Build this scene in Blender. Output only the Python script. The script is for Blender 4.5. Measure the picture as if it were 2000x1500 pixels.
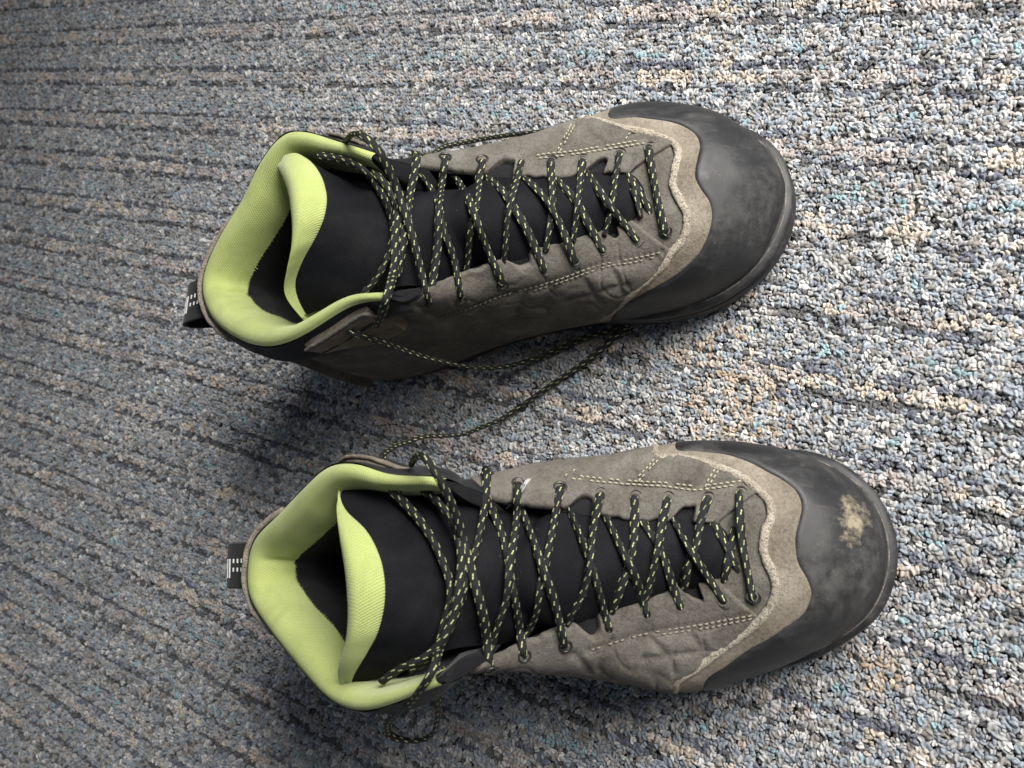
import bpy, math, random
import numpy as np
from mathutils import Matrix, Vector, noise
import json
DATA = json.loads('''{"A":{"origin":[-0.38896,0.0262],
"angle":21.5,
"U":[0.0,0.5,1.0,1.5,2.0,2.4,2.5,2.7,3.0,3.5,4.0,5.0,6.0,7.0,8.0,9.0,10.0,11.0,12.0,13.0,14.0,15.0,16.0,16.5,17.0,17.5,18.0,18.4,18.5,18.8,19.0,19.1,19.5],
"CP":[[0.003,-0.008,0.014,0.001,-0.008,0.06,0.01599,-0.00254,0.091,0.01099,-0.00254,0.133],[0.00576,-0.02082,0.014,0.00392,-0.02161,0.06,0.02065,-0.01755,0.093,0.01605,-0.01952,0.135],[0.01383,-0.03362,0.014,0.01261,-0.03521,0.06,0.03592,-0.03125,0.097,0.03288,-0.03521,0.139],[0.03364,-0.04207,0.014,0.03321,-0.04402,0.06,0.05828,-0.0438,0.101,0.05721,-0.04868,0.143],[0.06203,-0.044,0.014,0.06201,-0.046,0.06,0.08096,-0.0483,0.105,0.08091,-0.0533,0.147],[0.08024,-0.04254,0.014,0.08041,-0.04453,0.06,0.10188,-0.04543,0.107,0.10232,-0.05041,0.149],[0.08463,-0.04202,0.014,0.08488,-0.04401,0.06,0.10831,-0.04367,0.1074,0.10892,-0.04863,0.1494],[0.09396,-0.04085,0.014,0.09421,-0.04283,0.06,0.12188,-0.04039,0.108,0.12252,-0.04535,0.15],[0.10766,-0.03902,0.014,0.10793,-0.04138,0.057,0.13392,-0.04268,0.1145,0.13911,-0.04772,0.15],[0.12786,-0.037,0.014,0.12802,-0.04032,0.0495,0.13208,-0.03883,0.11875,0.14391,-0.04623,0.138],[0.15006,-0.037,0.014,0.14999,-0.04054,0.048,0.15596,-0.04032,0.102,0.14601,-0.03474,0.118],[0.17824,-0.03801,0.014,0.17792,-0.04202,0.048,0.17826,-0.03853,0.089,0.17132,-0.0257,0.102],[0.20529,-0.04151,0.018,0.20486,-0.04595,0.052,0.20227,-0.03546,0.076,0.19541,-0.01866,0.086],[0.22986,-0.04267,0.022,0.23002,-0.0464,0.056,0.22414,-0.03158,0.067,0.2152,-0.01382,0.074],[0.2518,-0.03904,0.022,0.2524,-0.04078,0.05067,0.24081,-0.02695,0.06767,0.22698,-0.01174,0.069],[0.27183,-0.02771,0.022,0.27255,-0.02841,0.048,0.25241,-0.0183,0.069,0.22866,-0.00679,0.069],[0.28673,-0.00266,0.022,0.28767,-0.003,0.048,0.26105,-0.00196,0.069,0.22966,-0.0011,0.069],[0.28664,0.01295,0.022,0.28761,0.01321,0.048,0.26113,0.00942,0.069,0.22995,0.0051,0.069],[0.27722,0.0321,0.022,0.27898,0.03362,0.05067,0.25447,0.0229,0.06767,0.22822,0.01199,0.069],[0.26073,0.04392,0.022,0.2643,0.0526,0.056,0.24322,0.03233,0.067,0.22214,0.01205,0.074],[0.23473,0.05001,0.018,0.23645,0.06917,0.052,0.21717,0.0432,0.07602,0.19811,0.01207,0.086],[0.19526,0.05001,0.014,0.19415,0.06273,0.048,0.1842,0.04291,0.09135,0.17249,0.01627,0.103],[0.15554,0.04305,0.014,0.15469,0.04767,0.048,0.15324,0.04265,0.10961,0.1508,0.02046,0.118],[0.13056,0.03805,0.014,0.12989,0.04155,0.0495,0.13438,0.03495,0.12391,0.14321,0.0185,0.136],[0.10846,0.03404,0.014,0.10809,0.03642,0.057,0.13319,0.02061,0.11813,0.13738,0.01989,0.15],[0.08532,0.03102,0.014,0.08511,0.03301,0.06,0.1177,0.02795,0.10799,0.11722,0.0323,0.149],[0.06236,0.02902,0.014,0.06212,0.03101,0.06,0.09603,0.04092,0.10515,0.09543,0.04579,0.147],[0.04063,0.02555,0.014,0.04026,0.02751,0.06,0.08146,0.04408,0.10402,0.08056,0.04898,0.146],[0.03623,0.02426,0.014,0.03541,0.02609,0.06,0.07767,0.04309,0.10319,0.07563,0.04765,0.14518],[0.02288,0.01753,0.014,0.02189,0.01927,0.06,0.06257,0.03541,0.1,0.06009,0.03975,0.142],[0.01577,0.01258,0.014,0.01459,0.01419,0.06,0.05697,0.02948,0.0987,0.05403,0.03352,0.1407],[0.01324,0.01056,0.014,0.01177,0.01191,0.06,0.05415,0.02672,0.098,0.05046,0.03009,0.14],[0.00564,0.00158,0.014,0.00388,0.00253,0.06,0.03075,0.01241,0.094,0.02634,0.01477,0.136]],
"sole":[[0.0,-0.008],[0.003,-0.022],[0.012,-0.036],[0.033,-0.045],[0.062,-0.047],[0.0805,-0.04553],[0.085,-0.045],[0.09434,-0.04382],[0.108,-0.042],[0.128,-0.04],[0.15,-0.04],[0.178,-0.041],[0.205,-0.0445],[0.23,-0.046],[0.253,-0.0425],[0.2747,-0.0305],[0.2905,-0.004],[0.2905,0.014],[0.28,0.0345],[0.262,0.047],[0.235,0.053],[0.195,0.053],[0.155,0.046],[0.13,0.041],[0.108,0.037],[0.085,0.034],[0.062,0.032],[0.04008,0.0285],[0.035,0.027],[0.02139,0.02014],[0.014,0.015],[0.01103,0.01258],[0.003,0.003]],
"cap":[[5.3875,0.0],[5.6625,0.13062],[5.9375,0.2375],[6.6375,0.35417],[7.3,0.4],[7.7875,0.4375],[8.275,0.46667],[8.7,0.5],[9.0375,0.525],[9.325,0.55],[9.5625,0.5875],[9.85,0.65],[10.2125,0.6875],[10.7625,0.68333],[11.2125,0.64583],[11.6125,0.59583],[11.9875,0.57083],[12.4875,0.575],[12.9625,0.5875],[13.4625,0.6],[14.0375,0.5625],[14.3125,0.30938],[14.5875,0.0]],
"trim":[[5.0375,0.0],[5.4125,0.12375],[5.7875,0.225],[6.4125,0.375],[6.95,0.47083],[7.5125,0.54583],[7.95,0.6125],[8.4125,0.62917],[8.875,0.65833],[9.2,0.69167],[9.5,0.74167],[9.925,0.79583],[10.5125,0.80417],[11.1625,0.77083],[11.5875,0.72917],[12.0625,0.70833],[12.675,0.71667],[13.2125,0.70417],[13.6875,0.6875],[14.25,0.6],[14.5375,0.5375],[14.9125,0.29563],[15.2875,0.0]],
"eye_top":[[16.325,0.83333],[15.9375,0.9],[15.2875,0.9125],[14.675,0.9125],[14.25,0.9125],[13.7625,0.90833],[13.2125,0.875],[12.5625,0.8125]],
"eye_low":[[3.6375,0.8],[3.9375,0.75833],[4.725,0.8],[5.475,0.8125],[6.0375,0.825],[6.625,0.84167],[7.5125,0.83333],[8.4625,0.7625]],
"notch":[14.875,13.425,5.275,7.075],
"tongue":[[[0.07415,0.04348,0.146],[0.09492,0.03435,0.15125],[0.11016,0.02006,0.155],[0.1173,0.00576,0.15725],[0.11634,-0.00609,0.158],[0.10947,-0.0149,0.15725],[0.09985,-0.02211,0.155],[0.09026,-0.02983,0.15125],[0.08446,-0.039,0.146]],[[0.13338,0.01089,0.134],[0.13407,0.00478,0.13794],[0.1346,-0.00133,0.14075],[0.13497,-0.00743,0.14244],[0.13519,-0.01354,0.143],[0.13518,-0.01959,0.14244],[0.13516,-0.02563,0.14075],[0.13514,-0.03168,0.13794],[0.13511,-0.03772,0.134]],[[0.14676,0.01344,0.11081],[0.14636,0.0074,0.12201],[0.14606,0.00137,0.13001],[0.14585,-0.00466,0.13481],[0.14572,-0.01069,0.13641],[0.1456,-0.01673,0.13488],[0.14539,-0.02276,0.1303],[0.14508,-0.02879,0.12268],[0.14469,-0.03482,0.112]],[[0.16086,0.01654,0.09587],[0.16012,0.01117,0.10728],[0.15955,0.00579,0.11542],[0.15915,0.00042,0.12031],[0.15892,-0.00495,0.12194],[0.15869,-0.01032,0.12025],[0.15829,-0.01569,0.1152],[0.15772,-0.02106,0.10679],[0.15698,-0.02643,0.095]],[[0.17249,0.01927,0.093],[0.17227,0.01327,0.10241],[0.1721,0.00728,0.10912],[0.17198,0.00128,0.11316],[0.17191,-0.00471,0.1145],[0.17184,-0.01071,0.11309],[0.17172,-0.01671,0.10887],[0.17155,-0.0227,0.10184],[0.17132,-0.0287,0.092]],[[0.19811,0.01807,0.0785],[0.19759,0.01273,0.08572],[0.1972,0.00739,0.09088],[0.19692,0.00205,0.09397],[0.19676,-0.00329,0.095],[0.1966,-0.00863,0.09397],[0.19632,-0.01397,0.09088],[0.19592,-0.01932,0.08572],[0.19541,-0.02466,0.0785]],[[0.22214,0.01805,0.0665],[0.22082,0.01332,0.07263],[0.2198,0.00858,0.077],[0.21908,0.00385,0.07963],[0.21867,-0.00089,0.0805],[0.21826,-0.00562,0.07963],[0.21754,-0.01036,0.077],[0.21652,-0.01509,0.07263],[0.2152,-0.01982,0.0665]],[[0.22822,0.01799,0.0615],[0.22798,0.01353,0.06653],[0.2278,0.00906,0.07013],[0.22767,0.00459,0.07228],[0.2276,0.00012,0.073],[0.22752,-0.00434,0.07228],[0.2274,-0.00881,0.07013],[0.22721,-0.01328,0.06653],[0.22698,-0.01774,0.0615]],[[0.24422,0.01799,0.0515],[0.24398,0.01353,0.05653],[0.2438,0.00906,0.06013],[0.24367,0.00459,0.06228],[0.2436,0.00012,0.063],[0.24352,-0.00434,0.06228],[0.2434,-0.00881,0.06013],[0.24321,-0.01328,0.05653],[0.24298,-0.01774,0.0515]]],
"lip":[[0.07356,0.03863,0.149],[0.08722,0.02446,0.15425],[0.09559,0.01125,0.158],[0.09917,-0.00041,0.16025],[0.10028,-0.01065,0.161],[0.09855,-0.01953,0.16025],[0.09386,-0.02707,0.158],[0.08803,-0.03413,0.15425],[0.08788,-0.04123,0.149]],
"lace":{"B8":[[0.23763,0.02147,0.06336],[0.24001,0.02017,0.07048],[0.24008,0.01695,0.07042],[0.24017,0.0137,0.07046],[0.24031,0.01038,0.07065],[0.24046,0.00706,0.07088],[0.24061,0.00379,0.07103],[0.24073,0.00059,0.07105],[0.24086,-0.00255,0.07096],[0.24101,-0.00565,0.0708],[0.24117,-0.00871,0.07056],[0.24133,-0.01172,0.07019],[0.24145,-0.01465,0.06967],[0.24152,-0.01751,0.06898],[0.24156,-0.02032,0.06818],[0.23975,-0.01776,0.06126]],
"U1":[[0.22777,0.01212,0.07042],[0.2297,0.00805,0.07183],[0.23141,0.0043,0.07264],[0.23284,0.00094,0.07267],[0.23403,-0.00209,0.07205],[0.23504,-0.00489,0.07092],[0.23591,-0.00752,0.06942],[0.23672,-0.01006,0.0677]],
"U2":[[0.2314,0.00187,0.07368],[0.23171,-0.00025,0.07363],[0.23196,-0.00231,0.07345],[0.23211,-0.00428,0.07307],[0.23215,-0.00616,0.07252],[0.23209,-0.00797,0.0718],[0.23195,-0.0097,0.0709],[0.23176,-0.01138,0.06989]],
"L7":[[0.22643,-0.01963,0.06375],[0.22841,-0.02196,0.07074],[0.22713,-0.01937,0.07165],[0.22584,-0.01678,0.07255],[0.22468,-0.01433,0.0738],[0.2238,-0.01222,0.07582],[0.22324,-0.01049,0.07867],[0.2228,-0.00888,0.08176],[0.22209,-0.00692,0.08405],[0.22085,-0.0043,0.08489],[0.21926,-0.00122,0.08481],[0.21758,0.00203,0.08444],[0.21573,0.00559,0.08357],[0.21346,0.00979,0.08152],[0.21074,0.01464,0.07829]],
"L6":[[0.20999,-0.02186,0.06966],[0.21328,-0.02452,0.07624],[0.21259,-0.02198,0.07749],[0.21193,-0.01947,0.07883],[0.21144,-0.01714,0.08056],[0.21117,-0.01505,0.0828],[0.21093,-0.01299,0.0851],[0.21058,-0.01078,0.08705],[0.21012,-0.00841,0.08863],[0.20949,-0.00588,0.08984],[0.20854,-0.00324,0.09069],[0.20717,-0.00059,0.09127],[0.2054,0.0021,0.09159],[0.20328,0.00511,0.09126],[0.2008,0.00883,0.08977],[0.19804,0.01323,0.08721]],
"L5":[[0.19749,-0.02442,0.0757],[0.20119,-0.02817,0.08254],[0.20139,-0.02597,0.08489],[0.20162,-0.0238,0.08725],[0.20175,-0.02155,0.08936],[0.2017,-0.01917,0.09112],[0.20147,-0.01669,0.0926],[0.20119,-0.01428,0.09418],[0.201,-0.01208,0.09616],[0.20075,-0.00993,0.09818],[0.20012,-0.00752,0.0996],[0.19894,-0.00472,0.1001],[0.19725,-0.00163,0.09993],[0.19523,0.00152,0.09951],[0.19295,0.00474,0.0989],[0.19026,0.0083,0.09767],[0.18702,0.01247,0.09538],[0.18332,0.01715,0.0922]],
"L4":[[0.18448,-0.02673,0.0826],[0.18774,-0.03126,0.08812],[0.1879,-0.02906,0.0903],[0.18798,-0.02678,0.09226],[0.188,-0.02447,0.0941],[0.18807,-0.02223,0.09605],[0.18816,-0.02008,0.09815],[0.18817,-0.01795,0.10021],[0.18802,-0.0158,0.10215],[0.18772,-0.01361,0.10394],[0.18723,-0.01136,0.10553],[0.18655,-0.009,0.10687],[0.18568,-0.00653,0.10795],[0.18462,-0.0039,0.10871],[0.18333,-0.00107,0.10908],[0.1817,0.00197,0.10902],[0.17951,0.00528,0.1083],[0.17653,0.00898,0.10668],[0.17305,0.0128,0.10465],[0.16962,0.01642,0.10295]],
"L3":[[0.1667,-0.02973,0.09164],[0.16954,-0.03512,0.09636],[0.17018,-0.0334,0.09941],[0.17065,-0.03159,0.10215],[0.17081,-0.02955,0.10432],[0.1706,-0.02725,0.1058],[0.1703,-0.02487,0.10708],[0.17031,-0.02274,0.10889],[0.17066,-0.02085,0.11121],[0.17112,-0.01903,0.11363],[0.17163,-0.0172,0.116],[0.17211,-0.01531,0.11819],[0.17241,-0.01325,0.12],[0.17232,-0.01089,0.12116],[0.17175,-0.00816,0.12158],[0.17067,-0.00504,0.12126],[0.16877,-0.00128,0.11979],[0.16552,0.00363,0.11627],[0.16133,0.00937,0.11138],[0.1578,0.01442,0.10781],[0.15579,0.01799,0.10696],[0.15467,0.02061,0.10778],[0.15375,0.02297,0.10905]],
"L2":[[0.14705,-0.03442,0.10036],[0.15078,-0.0401,0.10447],[0.15242,-0.0383,0.10753],[0.15369,-0.03626,0.10996],[0.15444,-0.03389,0.11152],[0.15466,-0.0312,0.11227],[0.15473,-0.02846,0.1129],[0.15513,-0.02605,0.11425],[0.15582,-0.02396,0.1163],[0.15643,-0.02195,0.1185],[0.15689,-0.01995,0.12065],[0.15729,-0.01793,0.12274],[0.15764,-0.01583,0.12461],[0.15792,-0.01355,0.12611],[0.15811,-0.01104,0.12717],[0.15811,-0.00826,0.12773],[0.15771,-0.00515,0.12767],[0.15647,-0.00144,0.12648],[0.15398,0.00313,0.12376],[0.15088,0.0079,0.12068],[0.1486,0.01156,0.1195],[0.14759,0.01376,0.12082],[0.14728,0.01512,0.12352],[0.14721,0.0162,0.12666]],
"E7":[[0.22418,0.02082,0.06863],[0.22699,0.01953,0.07575],[0.22619,0.01649,0.07602],[0.22538,0.01347,0.07627],[0.22468,0.01032,0.0768],[0.22419,0.00691,0.07787],[0.22381,0.00338,0.0792],[0.22335,0.0,0.08024],[0.22271,-0.00311,0.08073],[0.22186,-0.00596,0.08073],[0.22081,-0.00861,0.08034],[0.21956,-0.01108,0.07962],[0.21814,-0.01341,0.07865],[0.2166,-0.01567,0.07758],[0.215,-0.01791,0.0765]],
"E6":[[0.20801,0.02017,0.07559],[0.21116,0.01887,0.08271],[0.21057,0.01568,0.08323],[0.21015,0.01231,0.08411],[0.21002,0.00861,0.08565],[0.21017,0.00465,0.08775],[0.21041,0.00063,0.09],[0.21054,-0.00318,0.09189],[0.21022,-0.00644,0.09267],[0.20927,-0.00897,0.09195],[0.20796,-0.01113,0.0904],[0.20664,-0.01331,0.0889],[0.20535,-0.0156,0.08763],[0.20402,-0.01789,0.08642],[0.20263,-0.02018,0.08522]],
"E5":[[0.19419,0.02109,0.08274],[0.19788,0.0197,0.08976],[0.19779,0.01633,0.09009],[0.19789,0.01277,0.09084],[0.19834,0.00884,0.09231],[0.19901,0.00473,0.09419],[0.19954,0.00084,0.09568],[0.1997,-0.00264,0.09644],[0.19946,-0.00579,0.09669],[0.19888,-0.00872,0.09667],[0.19797,-0.01147,0.09642],[0.19682,-0.01404,0.09587],[0.1955,-0.01649,0.09504],[0.1941,-0.01885,0.094],[0.19263,-0.02115,0.09273],[0.1911,-0.02339,0.09129]],
"E4":[[0.18201,0.02182,0.08996],[0.18581,0.02115,0.09689],[0.18518,0.01783,0.09797],[0.1846,0.01449,0.09912],[0.18441,0.01076,0.10106],[0.1848,0.00647,0.10411],[0.18534,0.00207,0.10749],[0.18557,-0.00194,0.11018],[0.1853,-0.00536,0.11174],[0.18454,-0.00821,0.11206],[0.18344,-0.01066,0.11144],[0.18223,-0.01298,0.11037],[0.18105,-0.01528,0.10918],[0.17986,-0.01759,0.10791],[0.17861,-0.01986,0.10652],[0.17724,-0.02209,0.10503],[0.17571,-0.02424,0.1034],[0.17397,-0.02627,0.10153],[0.17205,-0.02821,0.09943]],
"E3":[[0.16595,0.02335,0.09909],[0.16979,0.02346,0.10581],[0.16958,0.01989,0.10718],[0.16902,0.01671,0.10784],[0.1686,0.01351,0.10848],[0.16922,0.00944,0.11059],[0.17068,0.00466,0.11394],[0.17181,0.00025,0.11672],[0.17201,-0.00333,0.11823],[0.17147,-0.00634,0.11895],[0.17047,-0.00902,0.11923],[0.16919,-0.01145,0.11904],[0.16773,-0.01369,0.11831],[0.16616,-0.01578,0.11704],[0.16447,-0.01774,0.11529],[0.16273,-0.01965,0.11327],[0.16099,-0.02159,0.11121],[0.1593,-0.0236,0.10927],[0.15763,-0.0257,0.10753],[0.15601,-0.02788,0.10602],[0.15444,-0.03014,0.10468]],
"E2":[[0.15019,0.02568,0.1086],[0.15465,0.02628,0.11474],[0.15486,0.02264,0.11611],[0.15404,0.01998,0.11587],[0.15247,0.01803,0.11441],[0.15151,0.01553,0.11391],[0.15226,0.0115,0.11609],[0.15455,0.00617,0.12067],[0.15707,0.00071,0.12558],[0.1586,-0.0038,0.12889],[0.15903,-0.0073,0.13038],[0.15874,-0.01014,0.13065],[0.15804,-0.0126,0.13014],[0.15709,-0.01484,0.12914],[0.15603,-0.017,0.12792],[0.15493,-0.01916,0.12672],[0.15382,-0.02137,0.12569],[0.15268,-0.02363,0.12482],[0.15148,-0.02589,0.12402],[0.15024,-0.02816,0.12326],[0.149,-0.03045,0.1225],[0.14779,-0.03275,0.12176],[0.14668,-0.03514,0.12118],[0.14574,-0.03763,0.12083]],
"L1":[[0.1385,-0.03753,0.11489],[0.13985,-0.043,0.11461],[0.14241,-0.0443,0.11853],[0.14535,-0.04266,0.12433],[0.14694,-0.03942,0.12796],[0.14684,-0.03439,0.12933],[0.14769,-0.03005,0.1321],[0.14879,-0.02593,0.13512],[0.14965,-0.02162,0.13792],[0.14986,-0.01695,0.14024],[0.14998,-0.01216,0.14257],[0.1502,-0.00748,0.14511],[0.15064,-0.00322,0.14808],[0.15144,0.00032,0.15168],[0.1527,0.00306,0.15595],[0.15374,0.00577,0.16035],[0.15466,0.00858,0.16506],[0.15358,0.01194,0.16831],[0.15017,0.01588,0.16952],[0.1465,0.01904,0.16813],[0.14258,0.02174,0.16527],[0.13882,0.02419,0.16257],[0.13486,0.02644,0.15921],[0.13085,0.02851,0.15549],[0.12685,0.0305,0.15169],[0.12283,0.03259,0.148]],
"E1":[[0.14216,0.02405,0.11853],[0.14349,0.02911,0.12103],[0.14762,0.02212,0.12844],[0.14753,0.01866,0.12944],[0.14699,0.01561,0.12988],[0.14608,0.01286,0.12993],[0.14524,0.01005,0.13009],[0.14485,0.00692,0.13075],[0.14533,0.00315,0.13244],[0.14649,-0.0011,0.13495],[0.14752,-0.0052,0.13727],[0.1479,-0.00879,0.13882],[0.14771,-0.01193,0.13968],[0.14718,-0.0148,0.14011],[0.14646,-0.01753,0.14024],[0.14565,-0.02016,0.14018],[0.14479,-0.02276,0.14003],[0.14393,-0.02535,0.13988],[0.14307,-0.02795,0.13973],[0.14212,-0.03049,0.13951],[0.14108,-0.03298,0.13917],[0.14,-0.03545,0.13877]],
"T1":[[0.10678,0.03014,0.149],[0.11064,0.0283,0.1494],[0.11447,0.02646,0.1498],[0.11814,0.02458,0.15012],[0.12154,0.02268,0.15023],[0.12465,0.02079,0.1501],[0.12747,0.01884,0.14981],[0.13006,0.01672,0.14949],[0.13238,0.01441,0.14914],[0.13303,0.01308,0.14696],[0.13202,0.01276,0.14298],[0.13232,0.01112,0.14095],[0.13411,0.00809,0.14107],[0.13597,0.00486,0.1415],[0.13772,0.00162,0.14195],[0.13925,-0.00154,0.14231],[0.14058,-0.00466,0.1426],[0.14171,-0.00777,0.14293],[0.14254,-0.01084,0.14327],[0.14294,-0.0138,0.14359],[0.14286,-0.01664,0.14384],[0.14241,-0.01934,0.144],[0.1417,-0.02191,0.14408],[0.14079,-0.02438,0.1441],[0.13967,-0.02673,0.14407],[0.13835,-0.02897,0.144],[0.1368,-0.03106,0.14388],[0.13501,-0.033,0.14372],[0.13293,-0.03474,0.14343],[0.13065,-0.03631,0.14313],[0.12821,-0.03775,0.1429],[0.1257,-0.03909,0.14277],[0.12315,-0.0404,0.1427]],
"T2":[[0.12483,0.02307,0.14246],[0.12773,0.02057,0.14254],[0.13052,0.01808,0.14257],[0.13312,0.01557,0.14253],[0.13547,0.01299,0.14246],[0.13741,0.01044,0.14215],[0.13889,0.008,0.1415],[0.14037,0.00532,0.14114],[0.1419,0.00239,0.14117],[0.1434,-0.00077,0.14159],[0.14471,-0.0041,0.1424],[0.14571,-0.0075,0.14347],[0.14631,-0.01081,0.14454],[0.14646,-0.01391,0.14535],[0.14624,-0.01676,0.14582],[0.14582,-0.01944,0.14599],[0.14536,-0.02202,0.14592],[0.14494,-0.02456,0.14566],[0.14452,-0.02706,0.14526],[0.14397,-0.0295,0.1448],[0.14319,-0.03187,0.14434],[0.14218,-0.03417,0.14387],[0.14311,-0.03768,0.14624],[0.14653,-0.04269,0.15212],[0.1487,-0.04688,0.15641],[0.14916,-0.04998,0.15848],[0.14893,-0.05266,0.15959],[0.14681,-0.05428,0.15811],[0.14331,-0.05518,0.15485],[0.13891,-0.05567,0.15066],[0.13354,-0.05575,0.14553],[0.12773,-0.05569,0.14]],
"loose_lateral":[[0.10857,-0.05013,0.141],[0.112,-0.05413,0.14019],[0.11429,-0.05549,0.13626],[0.11571,-0.05533,0.13062],[0.11651,-0.0554,0.12552],[0.11651,-0.05516,0.12029],[0.11607,-0.05474,0.11499],[0.11557,-0.05431,0.10968],[0.11536,-0.05402,0.10441],[0.11521,-0.05379,0.09916],[0.11506,-0.05357,0.09391],[0.115,-0.05337,0.08866],[0.11511,-0.05318,0.08342],[0.11534,-0.053,0.07817],[0.11569,-0.05284,0.07292],[0.11618,-0.05269,0.06768],[0.11684,-0.05254,0.06248],[0.11773,-0.0524,0.05731],[0.11883,-0.05232,0.05217],[0.12008,-0.05219,0.04706],[0.12137,-0.0519,0.04198],[0.1227,-0.05146,0.03691],[0.1241,-0.05088,0.03188],[0.12564,-0.05015,0.02691],[0.12715,-0.04921,0.02185],[0.12867,-0.04808,0.01675],[0.13102,-0.04695,0.01238],[0.1348,-0.04589,0.00918],[0.13957,-0.04485,0.00682],[0.1446,-0.04392,0.00511],[0.1496,-0.04311,0.00412],[0.15482,-0.04239,0.0039],[0.16014,-0.04181,0.00399],[0.16541,-0.0414,0.00398],[0.17065,-0.04119,0.00393],[0.17591,-0.04113,0.00396],[0.18117,-0.04116,0.00399],[0.18642,-0.04124,0.004],[0.19167,-0.04142,0.004],[0.19692,-0.0416,0.004]],
"loose_medial":[[0.14608,0.02643,0.128],[0.14604,0.02758,0.12378],[0.14585,0.02896,0.11967],[0.14537,0.03077,0.11578],[0.14466,0.03291,0.11206],[0.14381,0.0353,0.10846],[0.14289,0.03784,0.10493],[0.142,0.04043,0.10142],[0.14121,0.04299,0.09789],[0.1406,0.04541,0.09428],[0.14024,0.04764,0.09055],[0.14005,0.04978,0.08676],[0.13999,0.0519,0.08295],[0.14003,0.054,0.07911],[0.14015,0.05606,0.07525],[0.14034,0.05811,0.07137],[0.14057,0.06013,0.06748],[0.14082,0.06213,0.06359],[0.14109,0.06412,0.0597],[0.14132,0.0661,0.05581],[0.14149,0.06808,0.05189],[0.14164,0.07007,0.04795],[0.14184,0.07203,0.04401],[0.14215,0.07394,0.04007],[0.14263,0.0758,0.03615],[0.14334,0.07757,0.03225],[0.14431,0.07928,0.02834],[0.14525,0.08113,0.02411],[0.1463,0.08299,0.01978],[0.14769,0.08463,0.0157],[0.14965,0.08585,0.0122],[0.15241,0.08643,0.00962],[0.15615,0.08633,0.00799],[0.16054,0.08576,0.007],[0.16512,0.08492,0.00639],[0.16947,0.08401,0.00589],[0.17366,0.0829,0.00567],[0.17784,0.0816,0.00574],[0.18202,0.08022,0.00591],[0.1862,0.07889,0.006]]},
"tab_low":[[[2.1,0.95833],[2.2375,0.97],[2.3375,0.97],[2.425,0.97],[2.475,0.97],[2.55,0.97],[2.625,0.97],[2.7125,0.97],[2.8,0.97],[2.8125,0.81667],[2.8375,0.95417],[2.8375,0.89167]],[[2.0125,0.9125],[2.0625,0.89167],[2.1,0.8625],[2.15,0.84167],[2.2125,0.825],[2.2625,0.80417],[2.3125,0.78333],[2.3625,0.7625],[2.4,0.73333],[2.4375,0.70417],[2.4875,0.67917],[2.5375,0.65833]]],
"tab_top":[[[17.325,0.91667],[17.375,0.92083],[17.4125,0.925],[17.4625,0.92917],[17.5125,0.93333],[17.5625,0.9375],[17.6,0.94167],[17.6625,0.94167],[17.725,0.9375],[17.7875,0.93333],[17.85,0.92917],[17.9125,0.925]],[[17.325,0.75667],[17.375,0.74675],[17.4125,0.73797],[17.4625,0.73138],[17.5125,0.72785],[17.5625,0.72801],[17.6,0.73218],[17.6625,0.73619],[17.725,0.73971],[17.7875,0.7463],[17.85,0.75508],[17.9125,0.765]]],
"seams":{"s1":[[14.5375,0.875],[14.4625,0.86667],[14.375,0.8625],[14.2875,0.85833],[14.1875,0.85833],[14.1,0.85417],[14.0,0.85],[13.9,0.84583],[13.825,0.8375],[13.725,0.83333],[13.6375,0.825],[13.55,0.81667],[13.45,0.8125],[13.3625,0.8],[13.2625,0.79167],[13.1625,0.77917],[13.0625,0.76667],[12.95,0.75]],
"s1b":[[14.475,0.89167],[14.3875,0.8875],[14.3,0.88333],[14.2125,0.87917],[14.125,0.875],[14.025,0.87083],[13.9375,0.86667],[13.8375,0.8625],[13.75,0.85833],[13.6625,0.85],[13.5625,0.84583],[13.475,0.8375],[13.3875,0.82917],[13.2875,0.82083],[13.175,0.8125],[13.075,0.8],[12.95,0.7875],[12.8125,0.775]],
"s2":[[14.45,0.62083],[14.4,0.66667],[14.3625,0.7],[14.3375,0.73333],[14.325,0.75833],[14.3,0.78333],[14.2875,0.80833],[14.275,0.82917],[14.275,0.85]],
"s2b":[[14.375,0.6375],[14.3375,0.675],[14.3,0.7125],[14.2875,0.7375],[14.2625,0.76667],[14.25,0.7875],[14.2375,0.8125],[14.225,0.83333],[14.225,0.85417]],
"s3":[[13.35,0.71667],[13.35,0.72917],[13.35,0.7375],[13.3375,0.75],[13.3375,0.75833],[13.325,0.77083],[13.325,0.77917],[13.3125,0.79167],[13.3125,0.8]],
"s4":[[3.4,0.57083],[3.575,0.58333],[3.6875,0.6],[3.7875,0.62083],[3.8875,0.6375],[4.0,0.65833],[4.1375,0.675],[4.2875,0.69167],[4.45,0.7],[4.6125,0.7],[4.7625,0.7],[4.925,0.7],[5.0625,0.7],[5.2,0.7],[5.35,0.70417],[5.4875,0.70833],[5.625,0.7125],[5.775,0.72083],[5.925,0.725],[6.0875,0.73333],[6.2375,0.7375],[6.3875,0.7375],[6.5375,0.73333],[6.7,0.725],[6.8625,0.7125],[7.025,0.7],[7.2125,0.69167],[7.4,0.67917],[7.6,0.66667],[7.8,0.65417]],
"s4b":[[5.025,0.66667],[5.1375,0.67083],[5.2625,0.675],[5.375,0.675],[5.4875,0.67917],[5.6125,0.6875],[5.725,0.6875],[5.85,0.69583],[5.975,0.70417],[6.0875,0.70417],[6.2125,0.70833],[6.3375,0.70833],[6.4625,0.70833],[6.5875,0.70417],[6.7125,0.69583],[6.8375,0.68333],[6.9625,0.67083],[7.1,0.6625],[7.25,0.65833],[7.4,0.65],[7.5625,0.64167]],
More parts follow.
